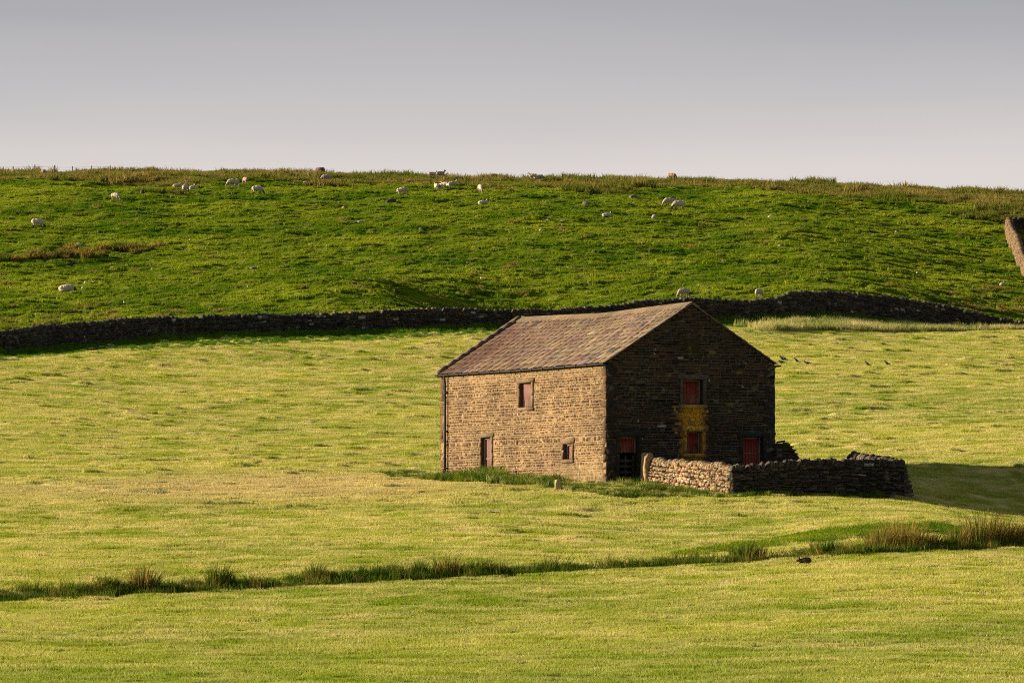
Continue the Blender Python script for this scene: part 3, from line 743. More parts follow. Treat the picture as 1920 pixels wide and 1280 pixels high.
while y < Y1:
    l_ = random.uniform(.45, .75); yb = min(y + l_, Y1 + .02)
    c = cjit((.17, .128, .08), .12)
    for side in (-1, 1):
        a = roof_pt(side, 0, y + .008, .11); b = roof_pt(side, 0, yb - .008, .11); a.x = b.x = BWd / 2; 
        c1, d1_ = roof_pt(side, .075, y + .008, .085), roof_pt(side, .075, yb - .008, .085)
        c2, d2 = roof_pt(side, .075, y + .008, .03), roof_pt(side, .075, yb - .008, .03)
        mb.quad(a, b, d1_, c1, c); mb.quad(c1, d1_, d2, c2, c)
        mb.quad(a, c1, c2, a - Vector((0, 0, .12)), c)
    y += l_
mb.build('ridge_stones', M_slate, roof)
mb = MB()   # raised far verge
for side in (-1, 1):
    n_ = 9
    for i in range(n_):
        da, db = 1.03 - i * 1.03 / n_ - .001, 1.03 - (i + 1) * 1.03 / n_ + .001
        ya, yb = BL - .10, BL + .22
        p = [roof_pt(side, da, ya, -.05), roof_pt(side, da, yb, -.05), roof_pt(side, db, yb, -.05), roof_pt(side, db, ya, -.05),
             roof_pt(side, da, ya, .17), roof_pt(side, da, yb, .17), roof_pt(side, db, yb, .17), roof_pt(side, db, ya, .17)]
        mb.hexa(p, cjit((.165, .12, .082), .12))
mb.build('verge_coping', M_slate, roof)
for side in (-1, 1):      # half round gutter of facets along each eave
    mb = MB()
    gz = H - .02
    xg = 0 - .145 if side < 0 else BWd + .145
    r = .07; ys = np.linspace(-.2 if side > 0 else -.14, BL + .2, 30)
    for i in range(len(ys) - 1):
        for k_ in range(6):
            t0, t1 = math.pi + math.pi * k_ / 6, math.pi + math.pi * (k_ + 1) / 6
            for rr_, fl_ in ((r, 0), (r - .008, 1)):
                q = [Vector((xg + math.cos(t) * rr_, yy, gz + sag(yy, .25) + math.sin(t) * rr_)) for t, yy in ((t0, ys[i]), (t0, ys[i+1]), (t1, ys[i+1]), (t1, ys[i]))]
                mb.quad(*q, (.5, .5, .5))
    for yy in (ys[0], ys[-1]):
        pts = [Vector((xg + math.cos(math.pi + math.pi * k_ / 6) * r, yy, gz + math.sin(math.pi + math.pi * k_ / 6) * r)) for k_ in range(7)]
        for k_ in range(1, 6, 2): mb.quad(pts[0], pts[k_], pts[k_+1], pts[min(k_+2, 6)], (.5, .5, .5))
    for yy in np.arange(.4, BL, 1.15):
        mb.box(xg - .09, xg + .09, yy - .015, yy + .015, gz - .10 + sag(yy, .25), gz + .004 + sag(yy, .25))
    mb.build('gutter', M_iron, barn)
mb = MB(); py = 17.05
mb.tube((-.145, py, H - .08), (-.11, py, H - .42), .05, .05, (.5,) * 3); mb.tube((-.11, py, H - .40), (-.11, py, 0.2), .055, .055, (.5,) * 3)
for z in (.9, 2.5, 4.2): mb.box(-.14, .0, py - .07, py + .07, z - .03, z + .03)
mb.build('downpipe', M_iron, barn)

# ------------------------------------------------------------------ dry stone walls
LIT = [(.23, .165, .10), (.19, .125, .07), (.27, .20, .13), (.17, .105, .055), (.21, .14, .07), (.29, .22, .14)]  # stones of sunlit walls, with the sunlight put into their colour
SHADEW = [(.048, .043, .036), (.034, .032, .027), (.068, .060, .044), (.046, .042, .038), (.09, .078, .058), (.056, .040, .030)]  # stones of walls turned from the sun, with the shade put into their colour
def drystone(path, height, th=(.62, .42), pal=LIT, sl=(.14, .42), ch=(.06, .15), cope=True, cope_h=.24, both=True, ends=(True, True), hf=None, seed=1, label=None, cat='stone wall', name='stone_wall', cope_w=(.07, .14), pale=.006, group=None, mat=None, gap=.92, lean=.35, batter=.05):
    """wall along a world xy path standing on the terrain; courses of separate stones on a solid core, upright cope stones on top"""
    random.seed(seed); mat = mat or M_dry
    pts = [Vector((p[0], p[1], 0)) for p in path]
    seg = [(pts[i+1] - pts[i]).length for i in range(len(pts) - 1)]; tot = sum(seg)
    def at(s):
        s = min(max(s, 0), tot)
        for i, l_ in enumerate(seg):
            if s <= l_ or i == len(seg) - 1:
                return pts[i] + (pts[i+1] - pts[i]) * (s / l_), (pts[i+1] - pts[i]).normalized()
            s -= l_
    step = .5; ns = max(2, int(tot / step))
    gs = []
    for i in range(ns + 1):
        p, d_ = at(tot * i / ns); gs.append(float(base(np.array([p.x]), np.array([p.y]))[0]))
    gs = np.array(gs)
    gz = lambda s: float(np.interp(s, np.linspace(0, tot, ns + 1), gs))
    hfn = hf or (lambda s: height)
    mb = MB()
    for i in range(ns):                                   # dark core
        sa, sb = tot * i / ns, tot * (i + 1) / ns
        pa, da = at(sa); pb, db = at(sb); na_ = Vector((da.y, -da.x, 0)); nb_ = Vector((db.y, -db.x, 0))
        ba, bb_ = gz(sa) - .4, gz(sb) - .4; ta, tb = gz(sa) + hfn(sa) - .03, gz(sb) + hfn(sb) - .03
        w0, w1 = th[0] / 2 - .05, th[1] / 2 - .05
        def q(p, n_, w_, z): v = p + n_ * w_; v.z = z; return v
        mb.hexa([q(pa, na_, -w0, ba), q(pb, nb_, -w0, bb_), q(pb, nb_, -w1, tb), q(pa, na_, -w1, ta), q(pa, na_, w0, ba), q(pb, nb_, w0, bb_), q(pb, nb_, w1, tb), q(pa, na_, w1, ta)], (.03, .026, .02))
    def face(side):
        z = -.2
        mh = max(hfn(tot * i / 20) for i in range(21))
        while z < mh:
            h_ = random.uniform(*ch); s = -random.uniform(0, .1); zw = random.uniform(0, 9)
            while s < tot:
                l_ = random.uniform(*sl) * random.choice((.6, 1, 1, 1.25)); sm = s + l_ / 2
                if z + h_ * .8 < hfn(min(max(sm, 0), tot)):
                    p, d_ = at(max(s, 0)); n_ = Vector((d_.y, -d_.x, 0)) * side
                    f = min(1, max(0, z / height)); off = (th[0] * (1 - f) + th[1] * f) / 2 - .07
                    slope = (gz(min(s + l_, tot)) - gz(max(s, 0))) / max(.05, min(s + l_, tot) - max(s, 0))
                    A_ = d_ * l_ * gap; A_.z = slope * l_ + random.uniform(-.11, .11) * l_
                    O_ = p + n_ * off; O_.z = gz(max(s, 0)) + z + random.uniform(-.022, .022) + .035 * math.sin(s * .9 + zw)
                    c = cjit(random.choice(pal), .25)
                    if random.random() < pale: c = (.30, .30, .29)
                    hs = h_ * random.choice((.6, .8, .9, .95, 1.0, 1.1, 1.25))
                    mb.stone(O_, A_, Vector((random.uniform(-.01, .01), 0, hs)), n_ * random.uniform(.06, .13), c, .022)
                s += l_
            z += h_
    face(1)
    if both: face(-1)
    for e_i, s_e in ((0, 0.0), (1, tot)):
        if not ends[e_i]: continue
        p, d_ = at(s_e); n_ = Vector((d_.y, -d_.x, 0)); dd = -d_ if e_i == 0 else d_
        z = -.25
        while z < hfn(s_e) - .05:
            h_ = random.uniform(.09, .2); f = max(0, z / height); wd = th[0] * (1 - f) + th[1] * f
            O_ = p - n_ * wd / 2 - dd * .05; O_.z = gz(s_e) + z; ext = (1 - f) * batter + .05
            k_ = random.uniform(.4, .65)
            mb.stone(O_, n_ * wd * k_, Vector((0, 0, h_ * .94)), dd * (ext + random.uniform(.05, .11)), cjit(random.choice(pal), .2), .02)
            mb.stone(O_ + n_ * wd * k_, n_ * wd * (1 - k_), Vector((0, 0, h_ * .94)), dd * (ext + random.uniform(.05, .11)), cjit(random.choice(pal), .2), .02)
            z += h_
    w_ = mb.build(name, mat, None, recalc=True)
    tag(w_, label, cat, group)
    if cope:
        mb = MB(); s = 0
        while s < tot - .05:
            wd = random.uniform(*cope_w); hc = cope_h * random.uniform(.7, 1.2)
            if random.random() < .05: s += wd; continue
            p, d_ = at(s); n_ = Vector((d_.y, -d_.x, 0)); tw = th[1] * random.uniform(.75, 1.05)
            z = gz(s) + hfn(s) - .05
            O_ = p - n_ * tw / 2; O_.z = z
            ln = lean * random.uniform(.5, 1.3)
            upv = Vector((0, 0, hc)) + d_ * hc * ln
            b = mb.n
            A_ = d_ * wd * .9; N_ = n_ * tw
            c = cjit(random.choice(pal), .25)
            if random.random() < .12: c = tuple(min(.5, x * 1.6) for x in c)
            # rounded slab: 3 rings across the wall, middle one taller
            rings = []
            for t_, hk in ((0, .55), (.22, .9), (.5, 1.0), (.8, .88), (1, .5)):
                q0 = O_ + N_ * t_ + Vector((random.uniform(-.01, .01),) * 3)
                rings.append([q0, q0 + A_, q0 + A_ * random.uniform(.75, .95) + upv * hk, q0 + A_ * random.uniform(.05, .25) + upv * hk * random.uniform(.9, 1.05)])
            for r_ in rings: mb.v.extend([tuple(x) for x in r_]); mb.c.extend([c] * 4)
            mb.n += 20
            for i in range(4):
                for k_ in range(4):
                    mb.f.append((b + i*4 + k_, b + i*4 + (k_+1) % 4, b + (i+1)*4 + (k_+1) % 4, b + (i+1)*4 + k_))
            mb.f.append((b, b+3, b+2, b+1)); mb.f.append((b+16, b+17, b+18, b+19))
            s += wd
        mb.build('coping', mat, w_)
    return w_
def bl(a, b):
    v = BC + BX * a + BY * b; return (v.x, v.y)
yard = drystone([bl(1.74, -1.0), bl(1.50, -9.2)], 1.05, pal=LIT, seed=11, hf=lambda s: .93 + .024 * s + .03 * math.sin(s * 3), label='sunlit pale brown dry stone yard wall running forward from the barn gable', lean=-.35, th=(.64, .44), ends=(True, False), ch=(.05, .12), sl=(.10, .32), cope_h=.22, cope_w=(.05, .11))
drystone([bl(1.26, -9.2), bl(5, -9.22), bl(8.95, -9.2)], 1.25, pal=SHADEW, seed=12, hf=lambda s: 1.08 + .22 * smooth(0, 3.5, s) if s < 7.3 else 1.30, label='shaded dark dry stone wall along the front of the barn yard', th=(.66, .46), both=True, ch=(.05, .13), cope_h=.26, lean=.45, batter=.32, ends=(False, True), sl=(.14, .42))
drystone([bl(8.75, -8.9), bl(8.7, -5.2)], 1.30, pal=SHADEW, seed=13, label='short return wall with rounded cope stones at the right end of the barn yard', th=(.66, .46), cope_w=(.16, .3), cope_h=.3, lean=.05)
drystone([bl(BWd + .06, .15), bl(BWd + 1.45, .1)], 1.45, pal=SHADEW, seed=14, hf=lambda s: max(.3, 1.62 - max(0, s - .55) * 1.25), label='broken dark stub of stone wall against the right corner of the barn', cope=False, sl=(.25, .6), ch=(.06, .15), th=(.6, .5))
# gate stone at the start of the sunlit yard wall
random.seed(5)
def rough_block(name, loc, sx, sy, sz, col, label, cat, seed=0, round_=.25, bury=.1, mat=None, group=None, rz=0, flat=1.0):
    bm = bmesh.new(); bmesh.ops.create_icosphere(bm, subdivisions=3, radius=1)
    for v in bm.verts:
        c = v.co; m_ = max(abs(c.x), abs(c.y), abs(c.z)); q = c / m_
        c2 = c.lerp(q, 1 - round_)
        nn = mnoise.noise(c * 1.7 + Vector((seed * 3.1, seed, 0))) * .22 + mnoise.noise(c * 4 + Vector((seed, 0, seed))) * .10
        c2 = c2 * (1 + nn)
        v.co = Vector((c2.x * sx / 2, c2.y * sy / 2, (c2.z + 1) * sz / 2 - bury))
    me = bpy.data.meshes.new(name); bm.to_mesh(me); bm.free()
    a = me.attributes.new('tint', 'FLOAT_COLOR', 'POINT'); a.data.foreach_set('color', np.tile(np.array(tuple(col) + (1,), np.float32), len(me.vertices)))
    me.materials.append(mat or M_dry); me.polygons.foreach_set('use_smooth', np.ones(len(me.polygons), bool))
    o = bpy.data.objects.new(name, me); COL.objects.link(o); o.location = loc; o.rotation_euler = (0, 0, rz)
    return tag(o, label, cat, group)
g_ = bl(1.50, -.78)
rough_block('gate_stoop', (g_[0], g_[1], z1(*g_)), .48, .52, 1.58, (.36, .26, .14), 'upright round topped gate stone beside the barn door, ending the sunlit yard wall', 'gate stone', 3, .35, .3, rz=BA)
p = find(1046, 918, 255, 275)
rough_block('stone_post', p, .26, .22, .52, (.40, .31, .17), 'short pale standing stone in the weeds before the barn long wall', 'stone post', 4, .3, .12)

# hill wall
us = [-900, -500, -200, 0, 100, 200, 300, 400, 500, 600, 700, 780, 860, 950, 1050, 1130, 1200, 1290, 1400, 1450, 1480, 1520, 1560, 1650, 1740, 1800, 1850, 1920, 2050, 2300, 2700]
dsw = DW(np.array(us, float))
tops = ip(np.array(us, float), [(-900, 700), (-300, 650), (0, 624), (100, 611), (200, 604), (300, 597), (400, 595), (500, 592), (600, 589), (700, 587), (780, 581), (860, 580), (950, 584), (1050, 582), (1130, 576), (1200, 566), (1290, 562), (1400, 565), (1445, 564), (1480, 550), (1560, 549), (1650, 556), (1740, 570), (1800, 580), (1850, 594), (1920, 604), (2300, 640)])
path = [((u - 960) / F * d, d) for u, d in zip(us, dsw)]
cum = [0]
for i in range(len(path) - 1): cum.append(cum[-1] + math.dist(path[i], path[i+1]))
bz = base(np.array([p_[0] for p_ in path]), np.array([p_[1] for p_ in path]))
hz = [max(1.0, min(2.7, (EYE_ROW - t - 5) / F * d - z + .12)) for t, d, z in zip(tops, dsw, bz)]
hill_wall = drystone(path, 1.4, pal=SHADEW, seed=21, hf=lambda s: float(np.interp(s, cum, hz)) + .05 * math.sin(s * .9) * math.sin(s * .37), label='long dark dry stone wall crossing the foot of the sheep hillside', sl=(.18, .5), ch=(.09, .19), cope_h=.26, cope_w=(.12, .26), both=False, pale=.02, lean=.1)
# wall on the hill at the right edge
c0 = onhill(1893, 432)
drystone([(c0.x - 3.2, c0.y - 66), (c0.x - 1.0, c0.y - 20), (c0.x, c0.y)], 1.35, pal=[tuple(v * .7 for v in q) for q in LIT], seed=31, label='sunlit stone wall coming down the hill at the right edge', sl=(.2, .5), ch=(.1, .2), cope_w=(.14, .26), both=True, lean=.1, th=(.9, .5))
drystone([(c0.x + .4, c0.y + .2), (c0.x + 9, c0.y + 6), (c0.x + 22, c0.y + 12)], 1.3, pal=SHADEW, seed=32, label='dark stone wall leading away right from the corner high on the hill', sl=(.2, .5), ch=(.1, .2), cope_w=(.14, .26), both=False, lean=.1)

# ------------------------------------------------------------------ sheep, birds, rabbit (one continuous surface each)
def fleece_mat(name, fleece, face):
    m, t, p = newmat(name)
    tc_ = N(t, 'ShaderNodeTexCoord'); g = tc_.outputs['Object']
    n = noise_node(t, 14, 4, g, .7); c = mixc(t, n.outputs[0], tuple(x * .8 for x in fleece), tuple(min(1, x * 1.12) for x in fleece))
    c = mixc(t, attr(t, 'skin', 'Fac'), c, face)
    t.links.new(c, p.inputs['Base Color']); p.inputs['Roughness'].default_value = 1; p.inputs['Specular IOR Level'].default_value = .05
    bump(t, p, n.outputs[0], .8, .05); return m
FL = {'white': fleece_mat('fleece_pale_face', (.44, .37, .28), (.30, .24, .18)), 'dark': fleece_mat('fleece_dark_face', (.46, .40, .31), (.035, .03, .026)),
      'brown': fleece_mat('fleece_brown', (.34, .23, .15), (.30, .2, .13)), 'grey': fleece_mat('fleece_grey', (.33, .29, .24), (.05, .045, .04))}
def ell(bm, c, r, seg=20, rot=None):
    m_ = Matrix.Translation(c) @ (rot or Matrix()) @ Matrix.Diagonal((r[0], r[1], r[2], 1))
    bmesh.ops.create_uvsphere(bm, u_segments=seg, v_segments=seg // 2, radius=1, matrix=m_)
def limb(bm, a, b, r0, r1):
    a = Vector(a); b = Vector(b); d = b - a
    q = d.to_track_quat('Z', 'Y').to_matrix().to_4x4()
    bmesh.ops.create_cone(bm, cap_ends=True, segments=12, radius1=r0, radius2=r1, depth=d.length, matrix=Matrix.Translation((a + b) / 2) @ q)
    bmesh.ops.create_uvsphere(bm, u_segments=10, v_segments=6, radius=r0, matrix=Matrix.Translation(a)); bmesh.ops.create_uvsphere(bm, u_segments=10, v_segments=6, radius=r1, matrix=Matrix.Translation(b))
def fuse(name, bm, voxel, skinf, lump=.012, sm=3):
    me = bpy.data.meshes.new(name + '_raw'); bm.to_mesh(me); bm.free()
    o = bpy.data.objects.new(name + '_raw', me); COL.objects.link(o)
    r = o.modifiers.new('r', 'REMESH'); r.mode = 'VOXEL'; r.voxel_size = voxel
    s = o.modifiers.new('s', 'SMOOTH'); s.iterations = sm; s.factor = .5
    dg = bpy.context.evaluated_depsgraph_get(); ev = o.evaluated_get(dg); m2 = bpy.data.meshes.new_from_object(ev)
    bpy.data.objects.remove(o); bpy.data.meshes.remove(me)
    sk = []
    for v in m2.vertices:
        k_ = skinf(v.co); sk.append(k_)
        if k_ < .5 and lump: v.co += v.normal * (mnoise.noise(v.co * 11) * lump + mnoise.noise(v.co * 28) * lump * .6)
    a = m2.attributes.new('skin', 'FLOAT', 'POINT'); a.data.foreach_set('value', np.array(sk, np.float32))
    m2.polygons.foreach_set('use_smooth', np.ones(len(m2.polygons), bool)); m2.name = name
    return m2
def sheep_mesh(pose):
    """faces +X, feet at z = 0, about 1.15 m long"""
    bm = bmesh.new()
    if pose in ('graze', 'stand'):
        ell(bm, (-.02, 0, .56), (.46, .215, .235)); ell(bm, (.26, 0, .55), (.20, .19, .23)); ell(bm, (-.34, 0, .56), (.20, .20, .22)); ell(bm, (-.02, 0, .66), (.36, .16, .15))
        for x, y, kx in ((.27, .10, .02), (.24, -.10, -.03)):
            limb(bm, (x, y, .42), (x + kx, y, .22), .075, .038); limb(bm, (x + kx, y, .22), (x + kx, y, .03), .036, .028); ell(bm, (x + kx + .01, y, .025), (.042, .032, .03), 10)
        for x, y, kx in ((-.36, .11, .0), (-.33, -.11, .05)):
            limb(bm, (x, y, .46), (x + .05, y, .33), .11, .065); limb(bm, (x + .05, y, .33), (x - .05 + kx, y, .20), .055, .034); limb(bm, (x - .05 + kx, y, .20), (x - .02 + kx, y, .03), .034, .028); ell(bm, (x - .01 + kx, y, .025), (.042, .032, .03), 10)
        limb(bm, (-.50, 0, .62), (-.54, 0, .42), .05, .035)
        if pose == 'graze':
            limb(bm, (.36, 0, .58), (.54, 0, .32), .15, .095); limb(bm, (.55, 0, .28), (.66, 0, .09), .085, .05); ear = (.50, .32)
        else:
            limb(bm, (.36, 0, .62), (.50, 0, .84), .15, .09); limb(bm, (.50, 0, .90), (.68, 0, .82), .085, .05); ear = (.47, .93)
    else:
        ell(bm, (-.02, 0, .22), (.50, .27, .24)); ell(bm, (-.30, 0, .20), (.24, .26, .20)); ell(bm, (.26, 0, .24), (.22, .22, .22)); ell(bm, (-.02, 0, .34), (.32, .16, .12))
        limb(bm, (.28, .14, .10), (.48, .13, .05), .07, .04); limb(bm, (.30, -.14, .10), (.46, -.16, .05), .07, .04)
        limb(bm, (-.32, .2, .10), (-.12, .28, .05), .08, .04); limb(bm, (-.32, -.2, .10), (-.12, -.28, .05), .08, .04)
        if pose == 'lie': limb(bm, (.34, 0, .30), (.46, 0, .50), .14, .085); limb(bm, (.46, 0, .55), (.63, 0, .47), .08, .048); ear = (.43, .58)
        else: limb(bm, (.34, 0, .24), (.48, .06, .18), .13, .09); limb(bm, (.50, .06, .15), (.62, .12, .07), .08, .05); ear = (.47, .22)
    for s in (1, -1):
        limb(bm, (ear[0], s * .05, ear[1]), (ear[0] - .03, s * .15, ear[1] - .02), .028, .014)
    def sk(c):
        if pose == 'graze': return 1.0 if (c.x > .525 and c.z < .33) or c.z < .30 and abs(c.x) < .45 and c.z < .24 or (abs(c.y) > .07 and c.x > .44 and c.z < .36) else 0.0
        if pose == 'stand': return 1.0 if (c.x > .45 and c.z > .80) or c.z < .24 else 0.0
        if pose == 'lie': return 1.0 if (c.x > .41 and c.z > .47) or (c.z < .07 and abs(c.y) > .1) else 0.0
        return 1.0 if c.x > .47 else 0.0
    return fuse('sheep_' + pose, bm, .022, sk)
SM = {k_: sheep_mesh(k_) for k_ in ('graze', 'stand', 'lie', 'curl')}
# u, row of the feet, pose, heading in degrees (0 = facing right in the picture), fleece, size, label
SHEEP = [
 (80, 331, 'curl', 100, 'brown', 1.1, 'brown backed sheep lying on the skyline by the fence posts'),
 (215, 378, 'graze', -35, 'white', .95, 'sheep grazing alone below the brow, upper left of the hill'),
 (69, 429, 'graze', -5, 'dark', 1.1, 'sheep grazing above the dark gully at the far left edge'),
 (125, 548, 'curl', 0, 'dark', 1.25, 'sheep lying asleep just above the hill wall at the left'),
 (331, 353, 'lie', 10, 'white', .8, 'small lamb lying left of the close pair, upper left of the hill'),
 (351, 347, 'curl', 0, 'brown', .85, 'brownish sheep lying just behind the close pair, upper left of the hill'),
 (348, 364, 'graze', 70, 'dark', 1.1, 'left and larger sheep of the close pair, upper left of the hill'),
 (361, 361, 'stand', 60, 'dark', .85, 'right sheep of the close pair, head raised, upper left of the hill'),
 (435, 352, 'graze', 185, 'white', 1.05, 'sheep grazing to the left, front one of the overlapping two below the brow'),
 (444, 352, 'graze', 80, 'white', 1.05, 'sheep seen from behind, right one of the overlapping two below the brow'),
 (459, 347, 'graze', 120, 'brown', .95, 'small sheep right behind the overlapping two below the brow'),
 (482, 366, 'graze', -3, 'dark', 1.05, 'dark faced sheep grazing right on open grass, left of centre on the hill'),
 (575, 346, 'lie', 5, 'white', .75, 'small lamb lying beneath the rough grass left of centre'),
 (610, 342, 'graze', 178, 'grey', .95, 'greyish sheep grazing to the left beneath the brow left of centre'),
 (755, 367, 'graze', -5, 'white', .95, 'white sheep grazing alone above the dark boulder'),
 (810, 339, 'stand', 20, 'white', .85, 'left sheep of the three up in the rough grass at the brow'),
 (826, 340, 'stand', 30, 'grey', .95, 'dark sheep standing in the middle of the three at the brow'),
 (832, 334, 'lie', 20, 'brown', .85, 'rearmost sheep of the three at the brow, on the skyline'),
 (818, 358, 'stand', 110, 'white', .9, 'leftmost sheep of the huddle of five near the top of the hill'),
 (826, 359, 'graze', -70, 'white', .9, 'second sheep from the left in the huddle of five, facing the viewer'),
 (834, 355, 'stand', 150, 'white', .8, 'rear sheep half hidden in the middle of the huddle of five'),
 (841, 358, 'graze', -80, 'white', .9, 'fourth sheep of the huddle of five, next to the right end'),
 (850, 355, 'stand', 10, 'white', .9, 'rightmost sheep of the huddle of five near the top of the hill'),
 (900.5, 364, 'graze', -75, 'white', 1.05, 'sheep grazing head on to the viewer right of the huddle of five'),
 (906, 385, 'lie', 10, 'dark', .95, 'black faced sheep lying with head raised below the brow near the centre'),
 (925, 337, 'curl', 5, 'brown', 1.0, 'sheep lying alone on the skyline near the centre'),
 (999, 339, 'stand', 170, 'white', .8, 'pale sheep, left one of the pair at the skyline right of centre'),
 (1010, 338, 'curl', 0, 'grey', 1.0, 'dark sheep, right one of the pair at the skyline right of centre'),
 (1260, 338, 'graze', -30, 'brown', 1.0, 'brown sheep standing alone against the sky'),
 (1255, 389, 'graze', 190, 'white', 1.1, 'sheep grazing left, rear one of the grazing pair on the right of the hill'),
 (1273, 395, 'graze', 185, 'dark', 1.15, 'dark bellied sheep, front one of the grazing pair on the right of the hill'),
 (1138, 408, 'lie', 3, 'dark', .85, 'sheep lying with its head to the right in mid hill above the barn'),
 (1227, 410, 'curl', 80, 'white', .75, 'small white lamb curled up below the grazing pair'),
 (1283, 560, 'graze', 200, 'white', .95, 'white sheep grazing right behind the hill wall above the barn ridge'),
 (1424, 561, 'graze', 60, 'white', .9, 'white sheep seen from behind at the hill wall right of the barn'),
 (1881, 538, 'curl', 60, 'white', .75, 'sheep lying alone above the wall at the far right'),
]
for (u, row, pose, hd, fm, sc_, lab) in SHEEP:
    loc = onhill(u, row)
    e_ = .35
    o = bpy.data.objects.new('sheep', SM[pose]); COL.objects.link(o)
    if not SM[pose].materials: SM[pose].materials.append(FL['white'])
    o.material_slots[0].link = 'OBJECT'; o.material_slots[0].material = FL[fm]
    dx = math.cos(R(hd)) * e_; dy = math.sin(R(hd)) * e_
    zf = z1(loc.x + dx, loc.y + dy); zb = z1(loc.x - dx, loc.y - dy)
    o.location = (loc.x, loc.y, (zf + zb) / 2 + (.07 if row > 341 else .30)); o.scale = (sc_ * .95,) * 3
    o.rotation_euler = (0, -math.atan2(zf - zb, 2 * e_) * .7, R(hd))
    tag(o, lab, 'sheep', 'sheep on the hillside')

# birds
M_crow = plain('black_feathers', (.012, .012, .014), .5)
def bird_mesh(up):
    bm = bmesh.new()
    tilt = R(38 if up else 12)
    rot = Matrix.Rotation(-tilt, 4, 'Y')
    ell(bm, (0, 0, .13), (.12, .058, .062), 16, rot)
    hx_ = math.cos(tilt) * .12; hz_ = .13 + math.sin(tilt) * .12
    limb(bm, (hx_ * .7, 0, .13 + (hz_ - .13) * .7), (hx_ + .02, 0, hz_ + .04), .045, .032); ell(bm, (hx_ + .03, 0, hz_ + .05), (.042, .034, .034), 12)
    limb(bm, (hx_ + .06, 0, hz_ + .045), (hx_ + .11, 0, hz_ + .03), .014, .004)
    limb(bm, (-hx_ * .7, 0, .13 - (hz_ - .13) * .6), (-hx_ - .12, 0, .13 - (hz_ - .13) * 1.1), .035, .016)
    for s in (1, -1): limb(bm, (.0, s * .02, .08), (.01, s * .02, .005), .009, .007); limb(bm, (.01, s * .02, .006), (.045, s * .025, .006), .006, .005)
    return fuse('crow_up' if up else 'crow_low', bm, .008, lambda c: 0.0, 0, 2)
CM = {True: bird_mesh(True), False: bird_mesh(False)}
for m_ in CM.values(): m_.materials.append(M_crow)
BIRDS = [(1467, 677, True, 180, 'left bird of the touching pair of black birds beside the barn roof'), (1471.5, 677, True, 150, 'right bird of the touching pair of black birds beside the barn roof'),
 (1466, 685, False, 185, 'black bird feeding level with the barn gutter end'), (1494, 681, True, 165, 'upright black bird between the close pair and the lone one below'),
 (1514, 686, False, 170, 'black bird in the field, last of the group next to the barn'), (1627, 687, True, 160, 'left one of the two separate black birds far out in the field'),
 (1663, 686, True, 160, 'right one of the two separate black birds far out in the field')]
for u, row, up, hd, lab in BIRDS:
    p = onfield(u, row + 1)
    o = bpy.data.objects.new('crow', CM[up]); COL.objects.link(o); o.location = p + Vector((0, 0, .05)); o.rotation_euler = (0, 0, R(hd)); o.scale = (1.15,) * 3
    tag(o, lab, 'bird', 'black birds in the field')
bm = bmesh.new()
ell(bm, (-.06, 0, .10), (.15, .085, .095)); ell(bm, (-.12, 0, .10), (.10, .09, .095)); ell(bm, (.06, 0, .085), (.09, .06, .07))
limb(bm, (.10, 0, .10), (.16, 0, .10), .055, .045); ell(bm, (.175, 0, .095), (.055, .036, .040)); ell(bm, (.215, 0, .08), (.022, .02, .02), 10)
for s in (1, -1):
    limb(bm, (.145, s * .02, .13), (.11, s * .04, .245), .02, .015)
    limb(bm, (.10, s * .04, .06), (.13, s * .04, .012), .024, .014); limb(bm, (-.10, s * .06, .05), (.0, s * .075, .015), .04, .02)
ell(bm, (-.215, 0, .09), (.03, .03, .03), 10)
RM = fuse('rabbit', bm, .009, lambda c: 1.0 if c.x < -.21 else 0.0, .003, 2)
RM.materials.append(fleece_mat('rabbit_fur', (.075, .045, .028), (.35, .3, .26)))
p = find(1507, 1058, 190, 216)
o = bpy.data.objects.new('rabbit', RM); COL.objects.link(o); o.location = p + Vector((0, 0, .03)); o.rotation_euler = (0, 0, R(178)); o.scale = (1.12,) * 3
tag(o, 'dark brown rabbit crouched on the mown grass near the rushes', 'rabbit')

# ------------------------------------------------------------------ stones on the hill
ROCKS = [(733, 381, .95, .34, (.055, .055, .065), 'dark rounded boulder below the lone white sheep'),
 (792, 432, .75, .26, (.09, .09, .10), 'grey boulder in mid hill left of centre'),
 (646, 392, .70, .26, (.22, .16, .11), 'low brown boulder in the grass left of the dark boulder'),
 (674, 418, .48, .18, (.40, .40, .40), 'small pale flat stone in mid hill left of centre'),
 (476, 506, .80, .14, (.20, .19, .20), 'flat grey slab of stone in the lower left part of the hill'),
 (265, 363, .40, .34, (.10, .08, .07), 'small dark upright stone right of the lone sheep near the brow, upper left'),
 (1099, 386, .70, .34, (.16, .15, .14), 'grey rock on the hill right of centre, left one of two rocky spots'),
 (1188, 372, .80, .30, (.15, .13, .12), 'grey rocky outcrop below the brow, right one of two rocky spots'),
 (1072, 395, .35, .18, (.22, .2, .18), 'little stone just left below the left rocky spot'),
 (600, 324, 1.0, .55, (.16, .10, .08), 'rounded brown boulder on the skyline left of centre'),
 (1235, 374, .28, .2, (.3, .28, .25), 'little stone left of the grazing pair'),
 (147, 459, .60, .14, (.62, .58, .52), 'pale flat stone above the left end of the dead heather'),
 (89, 456, .34, .14, (.62, .58, .52), 'small pale stone above the dead heather at the far left'),
 (991, 456, .42, .16, (.55, .52, .48), 'white stone in mid hill above the barn'),
 (1445, 407, .60, .14, (.5, .52, .55), 'pale bluish stone on the right side of the hill'),
 (1681, 437, .40, .16, (.6, .56, .5), 'white stone high on the right of the hill'),
 (895, 455, .24, .14, (.62, .58, .52), 'tiny white stone left of the white stone above the barn')]
